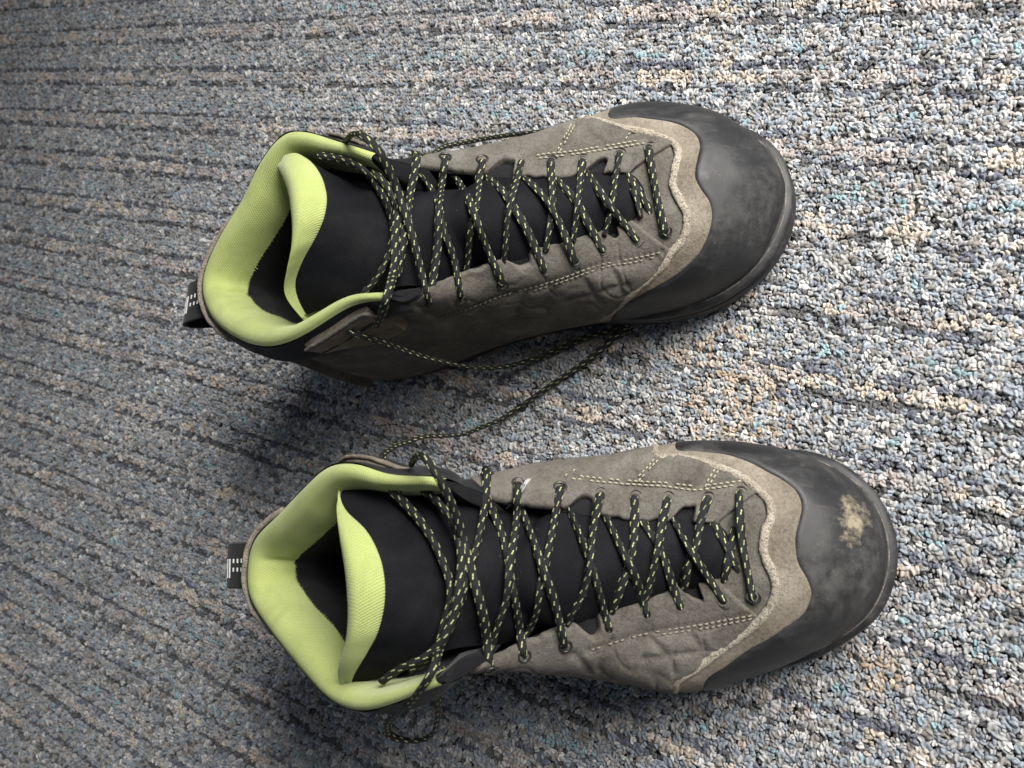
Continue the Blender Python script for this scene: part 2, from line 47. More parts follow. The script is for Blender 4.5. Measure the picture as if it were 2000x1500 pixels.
"s5":[[5.9875,0.72083],[5.975,0.6875],[5.9625,0.65],[5.9375,0.60833],[5.925,0.57083],[5.9125,0.52917],[5.9,0.4875],[5.875,0.44167],[5.85,0.39583]],
"s6":[[5.6375,0.70417],[5.55,0.67917],[5.4625,0.65833],[5.3625,0.62917],[5.2625,0.60417],[5.1625,0.575],[5.05,0.54167],[4.925,0.50417],[4.7875,0.46667]],
"g1":[[4.975,0.69167],[4.875,0.65833],[4.7625,0.62917],[4.6375,0.59583],[4.5125,0.5625],[4.375,0.52083],[4.25,0.47083],[4.125,0.41667],[4.025,0.36667]],
"g2":[[6.5625,0.71667],[6.55,0.6875],[6.5375,0.65417],[6.525,0.62083],[6.5125,0.5875],[6.4875,0.55],[6.4625,0.51667],[6.425,0.475],[6.3875,0.43333]],
"g3":[[3.95,0.64167],[3.925,0.6],[3.9,0.55417],[3.875,0.5125],[3.8375,0.4625],[3.7875,0.40833],[3.725,0.35],[3.65,0.2875],[3.575,0.22917]],
"s7":[[5.3875,0.49583],[5.5,0.5],[5.6125,0.50417],[5.7125,0.50417],[5.825,0.50417],[5.9375,0.50833],[6.05,0.5125],[6.1625,0.5125],[6.275,0.5125],[6.3875,0.5125],[6.4875,0.50417],[6.6,0.5]]}},
"B":{"origin":[-0.31711,-0.11039],
"angle":18.0,
"U":[0.0,0.5,1.0,1.5,2.0,2.3,2.5,2.6,3.0,3.5,4.0,5.0,6.0,7.0,8.0,9.0,10.0,11.0,12.0,13.0,14.0,15.0,16.0,16.5,17.0,17.4,17.5,17.8,18.0,18.1,18.5,19.0,19.5],
"CP":[[0.003,-0.006,0.014,0.001,-0.006,0.06,0.01552,-4e-05,0.08,0.01052,-4e-05,0.122],[0.00568,-0.01866,0.014,0.00389,-0.01955,0.06,0.0178,-0.01123,0.081,0.01332,-0.01347,0.123],[0.01565,-0.03149,0.014,0.01455,-0.03316,0.06,0.03435,-0.02301,0.086,0.0316,-0.02719,0.128],[0.03555,-0.03805,0.014,0.03518,-0.04002,0.06,0.05947,-0.03752,0.094,0.05855,-0.04243,0.136],[0.06215,-0.04,0.014,0.06205,-0.042,0.06,0.08413,-0.04917,0.101,0.08388,-0.05416,0.143],[0.07599,-0.0401,0.014,0.07599,-0.0421,0.06,0.09871,-0.05086,0.104,0.09871,-0.05585,0.146],[0.08497,-0.04,0.014,0.08499,-0.04201,0.06,0.10824,-0.04931,0.10545,0.10828,-0.0543,0.14745],[0.08965,-0.03997,0.014,0.08965,-0.04199,0.06,0.1134,-0.04796,0.106,0.1134,-0.05294,0.148],[0.10816,-0.04,0.014,0.10803,-0.04246,0.057,0.13327,-0.04014,0.1135,0.13777,-0.04454,0.149],[0.12835,-0.04202,0.014,0.12792,-0.0457,0.0495,0.12996,-0.0418,0.11875,0.14234,-0.04275,0.138],[0.15053,-0.04505,0.014,0.14966,-0.04989,0.048,0.15149,-0.05043,0.102,0.14844,-0.03736,0.118],[0.17851,-0.05104,0.014,0.17665,-0.06181,0.048,0.17422,-0.05003,0.089,0.16767,-0.02834,0.102],[0.20497,-0.0545,0.018,0.20512,-0.06993,0.052,0.19739,-0.04909,0.076,0.18749,-0.02043,0.086],[0.23121,-0.05026,0.022,0.23343,-0.05936,0.056,0.22275,-0.03755,0.067,0.21061,-0.0131,0.074],[0.25782,-0.04094,0.022,0.25906,-0.04335,0.05067,0.24454,-0.02777,0.06767,0.22792,-0.01062,0.069],[0.27933,-0.02506,0.022,0.28016,-0.02569,0.048,0.25689,-0.01651,0.069,0.2294,-0.00601,0.069],[0.28802,-0.00161,0.022,0.28903,-0.00171,0.048,0.26193,-0.00141,0.069,0.23002,-0.00117,0.069],[0.28375,0.01848,0.022,0.28482,0.0191,0.048,0.25984,0.01212,0.069,0.23025,0.00413,0.069],[0.26616,0.03583,0.022,0.26806,0.03911,0.05067,0.25011,0.02622,0.06767,0.22935,0.01187,0.069],[0.24459,0.04169,0.022,0.24592,0.05252,0.056,0.23538,0.03519,0.0665,0.22147,0.01285,0.0735],[0.21515,0.0425,0.018,0.21434,0.05878,0.052,0.20807,0.04174,0.07602,0.19846,0.01449,0.086],[0.18543,0.03903,0.014,0.18346,0.05251,0.048,0.18061,0.04356,0.09135,0.17243,0.02012,0.103],[0.15042,0.03303,0.014,0.14942,0.04013,0.048,0.14811,0.04836,0.10961,0.15193,0.0246,0.118],[0.12821,0.03101,0.014,0.12786,0.03595,0.0495,0.1327,0.03921,0.12191,0.14694,0.02909,0.134],[0.10808,0.03,0.014,0.108,0.03298,0.057,0.13596,0.03338,0.11713,0.14093,0.03302,0.149],[0.08965,0.02998,0.014,0.08965,0.03222,0.06,0.11716,0.03205,0.10735,0.11716,0.03533,0.148],[0.08496,0.03,0.014,0.08499,0.03218,0.06,0.11249,0.03291,0.10679,0.11253,0.03665,0.14779],[0.07149,0.03022,0.014,0.07149,0.0323,0.06,0.10008,0.03659,0.10534,0.10008,0.04114,0.147],[0.0621,0.03,0.014,0.06203,0.03205,0.06,0.08963,0.03777,0.10401,0.08947,0.04257,0.14587],[0.05709,0.02975,0.014,0.05687,0.03178,0.06,0.08462,0.03763,0.10309,0.08409,0.04247,0.145],[0.03598,0.02716,0.014,0.03532,0.02906,0.06,0.06529,0.03015,0.09701,0.06367,0.03486,0.139],[0.0158,0.0156,0.014,0.0146,0.0172,0.06,0.04159,0.01902,0.089,0.03859,0.02302,0.131],[0.00559,0.00449,0.014,0.00386,0.0055,0.06,0.0208,0.01018,0.082,0.01648,0.0127,0.124]],
"sole":[[0.0,-0.006],[0.003,-0.02],[0.014,-0.034],[0.035,-0.041],[0.062,-0.043],[0.07599,-0.0431],[0.085,-0.043],[0.08965,-0.04297],[0.108,-0.043],[0.128,-0.045],[0.15,-0.048],[0.178,-0.054],[0.205,-0.0575],[0.232,-0.0535],[0.2595,-0.0442],[0.2825,-0.0275],[0.292,-0.002],[0.2872,0.0205],[0.268,0.039],[0.245,0.045],[0.215,0.0455],[0.185,0.042],[0.15,0.036],[0.128,0.034],[0.108,0.033],[0.08965,0.03298],[0.085,0.033],[0.07149,0.03322],[0.062,0.033],[0.05676,0.03274],[0.035,0.03],[0.014,0.018],[0.003,0.006]],
"cap":[[5.8875,0.0],[6.1625,0.21771],[6.4375,0.39583],[6.925,0.46667],[7.3125,0.50833],[7.7375,0.52083],[8.1125,0.52917],[8.4875,0.52083],[8.85,0.5375],[9.1125,0.55833],[9.35,0.59583],[9.675,0.65],[10.1375,0.67083],[10.5875,0.65833],[10.975,0.6125],[11.3,0.55833],[11.5875,0.53333],[11.875,0.5375],[12.2875,0.55],[12.85,0.52917],[13.225,0.5125],[13.6375,0.51667],[13.95,0.5],[14.225,0.275],[14.5,0.0]],
"trim":[[5.3625,0.0],[5.7375,0.26812],[6.1125,0.4875],[6.5375,0.54167],[7.075,0.59167],[7.575,0.6375],[8.0375,0.675],[8.6,0.70417],[9.0125,0.72917],[9.375,0.7625],[9.775,0.8],[10.45,0.80833],[10.925,0.78333],[11.3,0.72917],[11.6875,0.69583],[12.1,0.69167],[12.6375,0.66667],[13.0625,0.64167],[13.3875,0.61667],[13.825,0.5875],[14.15,0.575],[14.525,0.31625],[14.9,0.0]],
"eye_top":[[16.275,0.78333],[15.775,0.88333],[15.15,0.875],[14.575,0.89167],[14.1,0.8875],[13.6375,0.87917],[13.025,0.85833],[12.3375,0.775]],
"eye_low":[[3.8125,0.90417],[4.2875,0.93333],[4.975,0.89583],[5.75,0.90833],[6.3875,0.9125],[6.9,0.89167],[7.6875,0.8625],[8.375,0.8]],
"notch":[14.725,13.2625,5.5125,7.2625],
"tongue":[[[0.08029,0.03429,0.144],[0.09374,0.02364,0.14925],[0.10854,0.01491,0.153],[0.11728,0.00437,0.15525],[0.1204,-0.00687,0.156],[0.11879,-0.01814,0.15525],[0.11237,-0.02908,0.153],[0.10058,-0.03916,0.14925],[0.08614,-0.0494,0.144]],[[0.13693,0.02402,0.133],[0.13575,0.01663,0.13694],[0.13484,0.00924,0.13975],[0.13421,0.00186,0.14144],[0.13384,-0.00553,0.142],[0.13383,-0.01278,0.14144],[0.13382,-0.02004,0.13975],[0.1338,-0.02729,0.13694],[0.13377,-0.03454,0.133]],[[0.14928,0.02079,0.10971],[0.14849,0.01391,0.12116],[0.14789,0.00703,0.12934],[0.14746,0.00015,0.13425],[0.14721,-0.00673,0.13589],[0.14697,-0.01361,0.1344],[0.14654,-0.02049,0.12993],[0.14594,-0.02737,0.12249],[0.14515,-0.03425,0.11206]],[[0.16096,0.01956,0.09621],[0.16029,0.01335,0.10754],[0.15977,0.00714,0.11563],[0.15941,0.00093,0.12049],[0.1592,-0.00529,0.1221],[0.15899,-0.0115,0.12041],[0.15862,-0.01771,0.11533],[0.15811,-0.02392,0.10686],[0.15744,-0.03013,0.095]],[[0.17243,0.02312,0.093],[0.17152,0.01632,0.10241],[0.17082,0.00951,0.10912],[0.17033,0.0027,0.11316],[0.17005,-0.00411,0.1145],[0.16977,-0.01092,0.11309],[0.16928,-0.01772,0.10887],[0.16858,-0.02453,0.10184],[0.16767,-0.03134,0.092]],[[0.19846,0.02049,0.0785],[0.19637,0.01463,0.08572],[0.19476,0.00876,0.09088],[0.19363,0.0029,0.09397],[0.19297,-0.00297,0.095],[0.19232,-0.00883,0.09397],[0.19119,-0.0147,0.09088],[0.18958,-0.02057,0.08572],[0.18749,-0.02643,0.0785]],[[0.22147,0.01885,0.066],[0.2194,0.01411,0.07223],[0.2178,0.00936,0.07669],[0.21668,0.00462,0.07936],[0.21604,-0.00013,0.08025],[0.21539,-0.00487,0.07939],[0.21427,-0.00961,0.07681],[0.21268,-0.01436,0.07252],[0.21061,-0.0191,0.0665]],[[0.22935,0.01787,0.0615],[0.22908,0.01355,0.06653],[0.22887,0.00924,0.07013],[0.22872,0.00493,0.07228],[0.22864,0.00062,0.073],[0.22855,-0.00369,0.07228],[0.2284,-0.008,0.07013],[0.22819,-0.01231,0.06653],[0.22792,-0.01662,0.0615]],[[0.24535,0.01787,0.0515],[0.24508,0.01355,0.05653],[0.24487,0.00924,0.06013],[0.24472,0.00493,0.06228],[0.24464,0.00062,0.063],[0.24455,-0.00369,0.06228],[0.2444,-0.008,0.06013],[0.24419,-0.01231,0.05653],[0.24392,-0.01662,0.0515]]],
"lip":[[0.08384,0.03174,0.147],[0.09234,0.02075,0.15225],[0.09804,0.01022,0.156],[0.10211,8e-05,0.15825],[0.10406,-0.00989,0.159],[0.10385,-0.01986,0.15825],[0.10066,-0.02998,0.156],[0.0937,-0.04011,0.15225],[0.08793,-0.04986,0.147]],
"lace":{"B8":[[0.2383,0.02279,0.0618],[0.24019,0.02375,0.06893],[0.24041,0.0212,0.06995],[0.24067,0.01866,0.07119],[0.24092,0.01614,0.07236],[0.24103,0.01365,0.07301],[0.24095,0.01119,0.0729],[0.24077,0.00874,0.07228],[0.24061,0.00629,0.07159],[0.24057,0.00385,0.07114],[0.24065,0.00142,0.0709],[0.2408,-0.00101,0.07079],[0.24102,-0.00342,0.0707],[0.24125,-0.00582,0.07059],[0.2415,-0.00822,0.07041],[0.24172,-0.01061,0.07013],[0.24192,-0.01301,0.06973],[0.24208,-0.01541,0.06925],[0.24222,-0.01781,0.06871],[0.24062,-0.0169,0.06187]],
"U1":[[0.229,0.01274,0.07057],[0.23041,0.01025,0.0715],[0.23174,0.00778,0.07218],[0.23293,0.00533,0.07247],[0.23398,0.00288,0.07238],[0.2349,0.00042,0.07194],[0.23568,-0.00206,0.07116],[0.23632,-0.00456,0.06999],[0.23684,-0.00708,0.0684],[0.23729,-0.00962,0.06653]],
"U2":[[0.23683,0.01283,0.06565],[0.23668,0.01003,0.0677],[0.23646,0.00726,0.06946],[0.23612,0.0045,0.07076],[0.23563,0.00177,0.07154],[0.23498,-0.00096,0.07183],[0.23417,-0.00368,0.07168],[0.23318,-0.00642,0.07106],[0.23201,-0.00917,0.06994],[0.23071,-0.01194,0.06847]],
"L7":[[0.229,-0.01865,0.0637],[0.23049,-0.01929,0.07063],[0.22939,-0.01723,0.07114],[0.22827,-0.01517,0.07159],[0.22715,-0.0131,0.07207],[0.22616,-0.011,0.07295],[0.2254,-0.00887,0.07452],[0.22484,-0.00671,0.07666],[0.22437,-0.00454,0.07902],[0.22385,-0.00238,0.08115],[0.22308,-0.00025,0.08246],[0.22197,0.00186,0.08265],[0.22061,0.00399,0.08207],[0.21921,0.00615,0.08131],[0.21784,0.00834,0.08062],[0.21651,0.01057,0.07994],[0.21514,0.01283,0.07913],[0.21374,0.01512,0.07817]],
"L6":[[0.21074,-0.02127,0.0681],[0.21321,-0.02167,0.07497],[0.21265,-0.01919,0.07552],[0.21214,-0.01669,0.07624],[0.21187,-0.01416,0.07762],[0.21189,-0.01159,0.07979],[0.21201,-0.00901,0.0821],[0.212,-0.00646,0.08392],[0.21182,-0.00393,0.08516],[0.21144,-0.00145,0.086],[0.21078,0.00097,0.08654],[0.20984,0.00333,0.08684],[0.20867,0.00565,0.08689],[0.20733,0.00793,0.08675],[0.20586,0.0102,0.08641],[0.20426,0.01247,0.0859],[0.20259,0.01474,0.08527]],
"L5":[[0.19724,-0.02413,0.07415],[0.20039,-0.02459,0.08078],[0.20002,-0.02211,0.08145],[0.19973,-0.01962,0.08231],[0.19977,-0.01708,0.08399],[0.20016,-0.0145,0.08662],[0.20056,-0.01194,0.08941],[0.20075,-0.00946,0.09187],[0.20076,-0.00706,0.09411],[0.20053,-0.00472,0.09601],[0.19994,-0.00244,0.09718],[0.19896,-0.00018,0.09743],[0.19772,0.00207,0.09702],[0.19641,0.00436,0.09639],[0.19513,0.00668,0.0958],[0.19387,0.00901,0.09526],[0.19256,0.01136,0.09471],[0.19115,0.0137,0.09406],[0.18958,0.01605,0.0932],[0.18788,0.0184,0.09212]],
"L4":[[0.18219,-0.02906,0.08267],[0.18606,-0.0298,0.08898],[0.18587,-0.02738,0.08975],[0.18572,-0.02494,0.09062],[0.1858,-0.02247,0.092],[0.1862,-0.01995,0.09408],[0.18668,-0.01743,0.09638],[0.18702,-0.01496,0.09843],[0.1872,-0.01254,0.10014],[0.1872,-0.01015,0.10154],[0.18705,-0.00779,0.10262],[0.18676,-0.00545,0.10347],[0.18638,-0.00313,0.10415],[0.18589,-0.00082,0.10466],[0.18529,0.00149,0.105],[0.18454,0.00379,0.10509],[0.18365,0.00608,0.10496],[0.18262,0.00839,0.10461],[0.18146,0.0107,0.10405],[0.18015,0.01302,0.10328],[0.17869,0.01537,0.10224],[0.17701,0.01774,0.10086],[0.1751,0.02015,0.0991],[0.17304,0.02258,0.09707]],
"L3":[[0.16647,-0.03347,0.09394],[0.17126,-0.03513,0.10135],[0.17175,-0.03256,0.10327],[0.17206,-0.03004,0.10481],[0.17209,-0.0276,0.10581],[0.17208,-0.02518,0.10673],[0.17227,-0.02273,0.10814],[0.1726,-0.02026,0.10989],[0.17285,-0.01784,0.11163],[0.17301,-0.01544,0.11331],[0.17312,-0.01308,0.11502],[0.17319,-0.01074,0.11671],[0.17316,-0.00842,0.11825],[0.17297,-0.00613,0.11945],[0.17255,-0.00386,0.12019],[0.1719,-0.0016,0.12041],[0.17098,0.00068,0.12008],[0.16981,0.00296,0.11927],[0.1684,0.00526,0.11803],[0.16671,0.00759,0.11634],[0.16473,0.00994,0.11426],[0.16261,0.01231,0.11201],[0.16047,0.01472,0.10986],[0.15847,0.01714,0.1081],[0.15692,0.01953,0.10726],[0.15596,0.02188,0.10763],[0.15539,0.02418,0.10876]],
"L2":[[0.15163,-0.03633,0.1044],[0.15621,-0.03815,0.10996],[0.15641,-0.03567,0.11083],[0.15586,-0.03336,0.11039],[0.15499,-0.03112,0.10937],[0.15493,-0.02871,0.10979],[0.15585,-0.0261,0.11196],[0.15703,-0.02347,0.11461],[0.15805,-0.0209,0.117],[0.15888,-0.01838,0.11909],[0.15956,-0.0159,0.12094],[0.16008,-0.01346,0.12254],[0.16039,-0.01106,0.12379],[0.16049,-0.00869,0.12466],[0.1604,-0.00634,0.12521],[0.16019,-0.00399,0.12552],[0.15986,-0.00164,0.12559],[0.15933,0.0007,0.12534],[0.15861,0.00305,0.12481],[0.1577,0.0054,0.12411],[0.15661,0.00775,0.12327],[0.15532,0.01011,0.12225],[0.15388,0.01249,0.12114],[0.1524,0.01487,0.12008],[0.15102,0.01725,0.11935],[0.15009,0.01959,0.11949],[0.14978,0.02186,0.12081],[0.14989,0.02407,0.12292],[0.15006,0.02623,0.1252]],
"E7":[[0.22501,0.02141,0.06631],[0.22761,0.02201,0.07296],[0.22678,0.01965,0.0736],[0.22595,0.01729,0.07416],[0.22515,0.01492,0.07464],[0.2245,0.01252,0.07519],[0.2241,0.01008,0.07601],[0.22386,0.00764,0.07709],[0.22354,0.00523,0.07816],[0.22293,0.00292,0.07904],[0.22201,0.00069,0.07968],[0.22092,-0.00151,0.08006],[0.21985,-0.00378,0.08002],[0.21883,-0.00613,0.07948],[0.2178,-0.00858,0.07839],[0.21665,-0.01108,0.07676],[0.21532,-0.01363,0.07468],[0.21386,-0.01619,0.07231]],
"E6":[[0.20953,0.02161,0.07317],[0.21238,0.02272,0.0798],[0.21189,0.02026,0.08059],[0.21141,0.0178,0.08136],[0.21096,0.01535,0.08216],[0.21064,0.0129,0.08321],[0.21055,0.01045,0.08476],[0.21066,0.00802,0.08676],[0.21075,0.00562,0.0887],[0.21056,0.00324,0.08993],[0.20996,0.00088,0.0902],[0.20903,-0.00149,0.08972],[0.20796,-0.00386,0.08893],[0.20689,-0.00625,0.08815],[0.20582,-0.00865,0.08736],[0.20468,-0.01106,0.08643],[0.20341,-0.01349,0.08525],[0.20197,-0.01595,0.08376],[0.20038,-0.01842,0.08199]],
"E5":[[0.19688,0.02265,0.07963],[0.20007,0.02392,0.08609],[0.2002,0.0213,0.08681],[0.20027,0.0187,0.0874],[0.20027,0.01611,0.08786],[0.2003,0.01354,0.08845],[0.20044,0.01098,0.08944],[0.20063,0.00843,0.09065],[0.20072,0.00591,0.09174],[0.20061,0.00344,0.0926],[0.20027,0.001,0.09327],[0.19969,-0.00139,0.09375],[0.19889,-0.00374,0.0941],[0.19794,-0.00607,0.09432],[0.19684,-0.00839,0.09433],[0.19558,-0.01073,0.09403],[0.1942,-0.01308,0.09341],[0.1927,-0.01546,0.09254],[0.19111,-0.01786,0.09149],[0.18941,-0.02028,0.09025],[0.18763,-0.02272,0.08885]],
"E4":[[0.18386,0.024,0.08754],[0.18826,0.02545,0.09523],[0.18828,0.02295,0.09695],[0.18818,0.02049,0.0984],[0.18786,0.01806,0.09933],[0.18741,0.01565,0.09992],[0.18711,0.01325,0.10071],[0.18704,0.01083,0.10181],[0.18713,0.00841,0.10303],[0.18734,0.006,0.10432],[0.18759,0.0036,0.10559],[0.18773,0.00123,0.10666],[0.18758,-0.00113,0.10725],[0.18705,-0.00347,0.10724],[0.18621,-0.00582,0.10678],[0.18519,-0.00817,0.10614],[0.18407,-0.01051,0.10549],[0.18282,-0.01281,0.10486],[0.18142,-0.01505,0.10427],[0.17986,-0.01721,0.10375],[0.17817,-0.01932,0.1033],[0.17639,-0.02145,0.10273],[0.1745,-0.02367,0.10173],[0.17247,-0.02603,0.10018],[0.17034,-0.02847,0.09824]],
"E3":[[0.16953,0.02674,0.09579],[0.17281,0.02923,0.10181],[0.17296,0.0267,0.10339],[0.17285,0.02421,0.10446],[0.17226,0.02178,0.10455],[0.17156,0.01938,0.10444],[0.17149,0.01694,0.10556],[0.17194,0.0145,0.10774],[0.17239,0.01208,0.10989],[0.17263,0.0097,0.11166],[0.17273,0.00735,0.11315],[0.17273,0.00503,0.11443],[0.17261,0.00272,0.11549],[0.17237,0.00043,0.11632],[0.17203,-0.00185,0.11698],[0.17157,-0.00413,0.11742],[0.17099,-0.00642,0.11761],[0.1703,-0.00871,0.11752],[0.16953,-0.01104,0.11719],[0.16865,-0.0134,0.11651],[0.16759,-0.01582,0.11536],[0.16621,-0.01829,0.11368],[0.1644,-0.02078,0.11149],[0.16217,-0.02325,0.10906],[0.1598,-0.02566,0.10689],[0.15759,-0.02796,0.10542],[0.15581,-0.03013,0.10494],[0.1546,-0.03214,0.1056],[0.15381,-0.03404,0.10706]],
"E2":[[0.15316,0.0288,0.10523],[0.15812,0.03129,0.1126],[0.159,0.02866,0.11454],[0.15942,0.02608,0.11564],[0.15884,0.02362,0.11494],[0.15762,0.02122,0.11315],[0.157,0.01878,0.11251],[0.15742,0.01628,0.11382],[0.15825,0.01378,0.116],[0.15901,0.01133,0.11819],[0.15967,0.00892,0.12029],[0.1603,0.00654,0.12238],[0.16088,0.0042,0.12436],[0.16135,0.00189,0.12606],[0.16164,-0.00042,0.12735],[0.16172,-0.00273,0.12812],[0.16153,-0.00506,0.12834],[0.16108,-0.00741,0.12807],[0.16035,-0.00977,0.12741],[0.1594,-0.01213,0.12652],[0.15826,-0.01447,0.12558],[0.15702,-0.01679,0.12476],[0.1557,-0.01907,0.12409],[0.15429,-0.02135,0.12345],[0.15278,-0.02364,0.12271],[0.15122,-0.02597,0.12182],[0.14965,-0.02834,0.1208],[0.14816,-0.03073,0.11983],[0.14698,-0.03309,0.1193],[0.1463,-0.03535,0.11957],[0.146,-0.03752,0.12046]],
"L1":[[0.14217,-0.03905,0.11417],[0.14303,-0.04465,0.11533],[0.14597,-0.04288,0.1203],[0.14743,-0.03751,0.12329],[0.1473,-0.03202,0.12374],[0.14888,-0.0276,0.12695],[0.15048,-0.02343,0.13044],[0.15159,-0.01892,0.13367],[0.15219,-0.01413,0.13665],[0.15206,-0.00894,0.13884],[0.1511,-0.00347,0.13981],[0.14928,0.00185,0.13938],[0.14775,0.00698,0.13934],[0.14801,0.01198,0.14197],[0.14907,0.01675,0.14592],[0.1499,0.02111,0.14979],[0.15081,0.02493,0.15392],[0.15145,0.02873,0.15808],[0.15144,0.03297,0.16205],[0.14975,0.03763,0.16453],[0.14613,0.04126,0.16408],[0.14142,0.04192,0.16029],[0.13686,0.04231,0.15609],[0.13261,0.04216,0.15151],[0.1285,0.04168,0.14673],[0.12436,0.04129,0.142]],
"E1":[[0.14147,0.0317,0.10841],[0.14092,0.03738,0.1094],[0.14969,0.03236,0.12417],[0.14962,0.02993,0.12455],[0.14993,0.02744,0.12558],[0.14954,0.02503,0.1255],[0.14883,0.02268,0.12499],[0.14841,0.02031,0.12507],[0.1483,0.01793,0.12579],[0.14838,0.01557,0.12692],[0.14859,0.01323,0.12833],[0.14889,0.01091,0.12997],[0.14923,0.00863,0.1317],[0.14949,0.00638,0.13334],[0.14964,0.00417,0.13484],[0.14965,0.00199,0.13619],[0.14952,-0.00018,0.13734],[0.14925,-0.00233,0.13826],[0.14884,-0.00448,0.13895],[0.14832,-0.00664,0.1394],[0.14769,-0.00881,0.13962],[0.14692,-0.011,0.1396],[0.14598,-0.0132,0.13937],[0.14488,-0.01539,0.139],[0.14369,-0.01757,0.13859],[0.14247,-0.01973,0.13828],[0.14129,-0.02186,0.13814],[0.14014,-0.02396,0.13816],[0.13895,-0.02601,0.13825],[0.13766,-0.02803,0.13833],[0.13625,-0.03006,0.13834],[0.13472,-0.03207,0.1383],[0.13313,-0.03402,0.13834],[0.13154,-0.03579,0.13863],[0.12988,-0.0373,0.13916],[0.12801,-0.03856,0.13978],[0.12592,-0.03961,0.14039],[0.12368,-0.04056,0.14098],[0.1214,-0.04149,0.14156]],
"T1":[[0.11411,0.03129,0.14276],[0.11619,0.02946,0.14268],[0.11834,0.02762,0.14274],[0.12059,0.02577,0.14297],[0.12288,0.0239,0.14333],[0.12514,0.02202,0.14373],[0.12731,0.02012,0.14411],[0.12929,0.0182,0.14436],[0.13109,0.01625,0.14449],[0.13274,0.01428,0.14455],[0.13423,0.01227,0.14452],[0.13554,0.01023,0.14441],[0.1367,0.00816,0.14423],[0.13772,0.00606,0.14401],[0.13863,0.00394,0.14376],[0.13951,0.0018,0.1435],[0.14037,-0.00033,0.14327],[0.14121,-0.00247,0.14306],[0.14194,-0.00462,0.14286],[0.14244,-0.0068,0.14265],[0.14265,-0.00901,0.14239],[0.14254,-0.01126,0.14207],[0.14214,-0.01352,0.14172],[0.14151,-0.01575,0.14139],[0.1407,-0.01795,0.14114],[0.13978,-0.02012,0.14098],[0.13883,-0.02228,0.14086],[0.13791,-0.02446,0.14069],[0.13699,-0.02666,0.14043],[0.13604,-0.0289,0.14005],[0.13505,-0.03115,0.1396],[0.13591,-0.033,0.14185],[0.13913,-0.03434,0.14752],[0.14146,-0.03579,0.15193],[0.14229,-0.03747,0.15433],[0.14234,-0.03918,0.1559],[0.1411,-0.04107,0.15597],[0.13913,-0.04303,0.15526],[0.13666,-0.04508,0.15401],[0.13321,-0.04736,0.1515],[0.12904,-0.04983,0.14811],[0.12465,-0.05236,0.14456],[0.12023,-0.05493,0.141]],
"T2":[[0.12861,0.03045,0.14025],[0.13093,0.02883,0.14026],[0.13321,0.02717,0.1403],[0.1354,0.02542,0.14039],[0.13751,0.02358,0.1406],[0.13959,0.02163,0.14101],[0.14156,0.0196,0.14156],[0.14299,0.01753,0.14157],[0.14412,0.01539,0.14144],[0.14507,0.01319,0.14131],[0.14588,0.01096,0.14125],[0.14662,0.0087,0.14136],[0.14733,0.00643,0.1417],[0.14798,0.00415,0.14223],[0.14849,0.00188,0.14283],[0.1488,-0.00037,0.14342],[0.14887,-0.00261,0.1439],[0.14873,-0.00485,0.14423],[0.14841,-0.00708,0.14437],[0.14795,-0.00932,0.1443],[0.14733,-0.01157,0.14405],[0.14657,-0.01382,0.14364],[0.14566,-0.01606,0.14318],[0.14467,-0.01827,0.14276],[0.14363,-0.02044,0.14249],[0.14256,-0.02257,0.14239],[0.14143,-0.02467,0.14239],[0.14017,-0.02671,0.14244],[0.13875,-0.02864,0.14251],[0.13714,-0.03046,0.14263],[0.13535,-0.03215,0.1428],[0.13341,-0.03372,0.14302],[0.13137,-0.03512,0.14333],[0.12926,-0.03632,0.14375],[0.12704,-0.03731,0.14425],[0.12468,-0.03819,0.1447],[0.12196,-0.03914,0.14468],[0.11929,-0.04022,0.14465],[0.11669,-0.04149,0.14456],[0.11414,-0.04292,0.1444],[0.11159,-0.04443,0.14419],[0.109,-0.04598,0.14394]],
"loose_lateral":[[0.11925,-0.05399,0.14],[0.11624,-0.05535,0.1374],[0.11321,-0.05671,0.1348],[0.11019,-0.05807,0.1322],[0.10718,-0.05944,0.12959],[0.1042,-0.06083,0.12697],[0.10121,-0.06225,0.12436],[0.09813,-0.06367,0.12181],[0.09502,-0.06509,0.11927],[0.09196,-0.06654,0.11671],[0.08902,-0.06803,0.11407],[0.08627,-0.06958,0.11132],[0.08379,-0.07122,0.1084],[0.08138,-0.07297,0.10532],[0.0789,-0.07484,0.10215],[0.07682,-0.07673,0.09884],[0.0756,-0.07853,0.09537],[0.07545,-0.0803,0.0915],[0.07617,-0.08201,0.08742],[0.0789,-0.08273,0.08498],[0.08328,-0.08252,0.08405],[0.08725,-0.08141,0.08432],[0.09101,-0.07964,0.08559],[0.09426,-0.07783,0.08735],[0.09701,-0.07582,0.08982],[0.09946,-0.07369,0.09267],[0.10184,-0.07155,0.09553],[0.10425,-0.06941,0.09824],[0.10655,-0.06722,0.10101],[0.10877,-0.06502,0.10384],[0.11096,-0.06286,0.10673],[0.11312,-0.06077,0.10967],[0.11523,-0.05871,0.11267],[0.11729,-0.05668,0.11574],[0.11934,-0.0547,0.11885],[0.12139,-0.05281,0.122],[0.12346,-0.051,0.12519],[0.12553,-0.04932,0.12844],[0.12761,-0.04769,0.13172],[0.12969,-0.04605,0.135]],
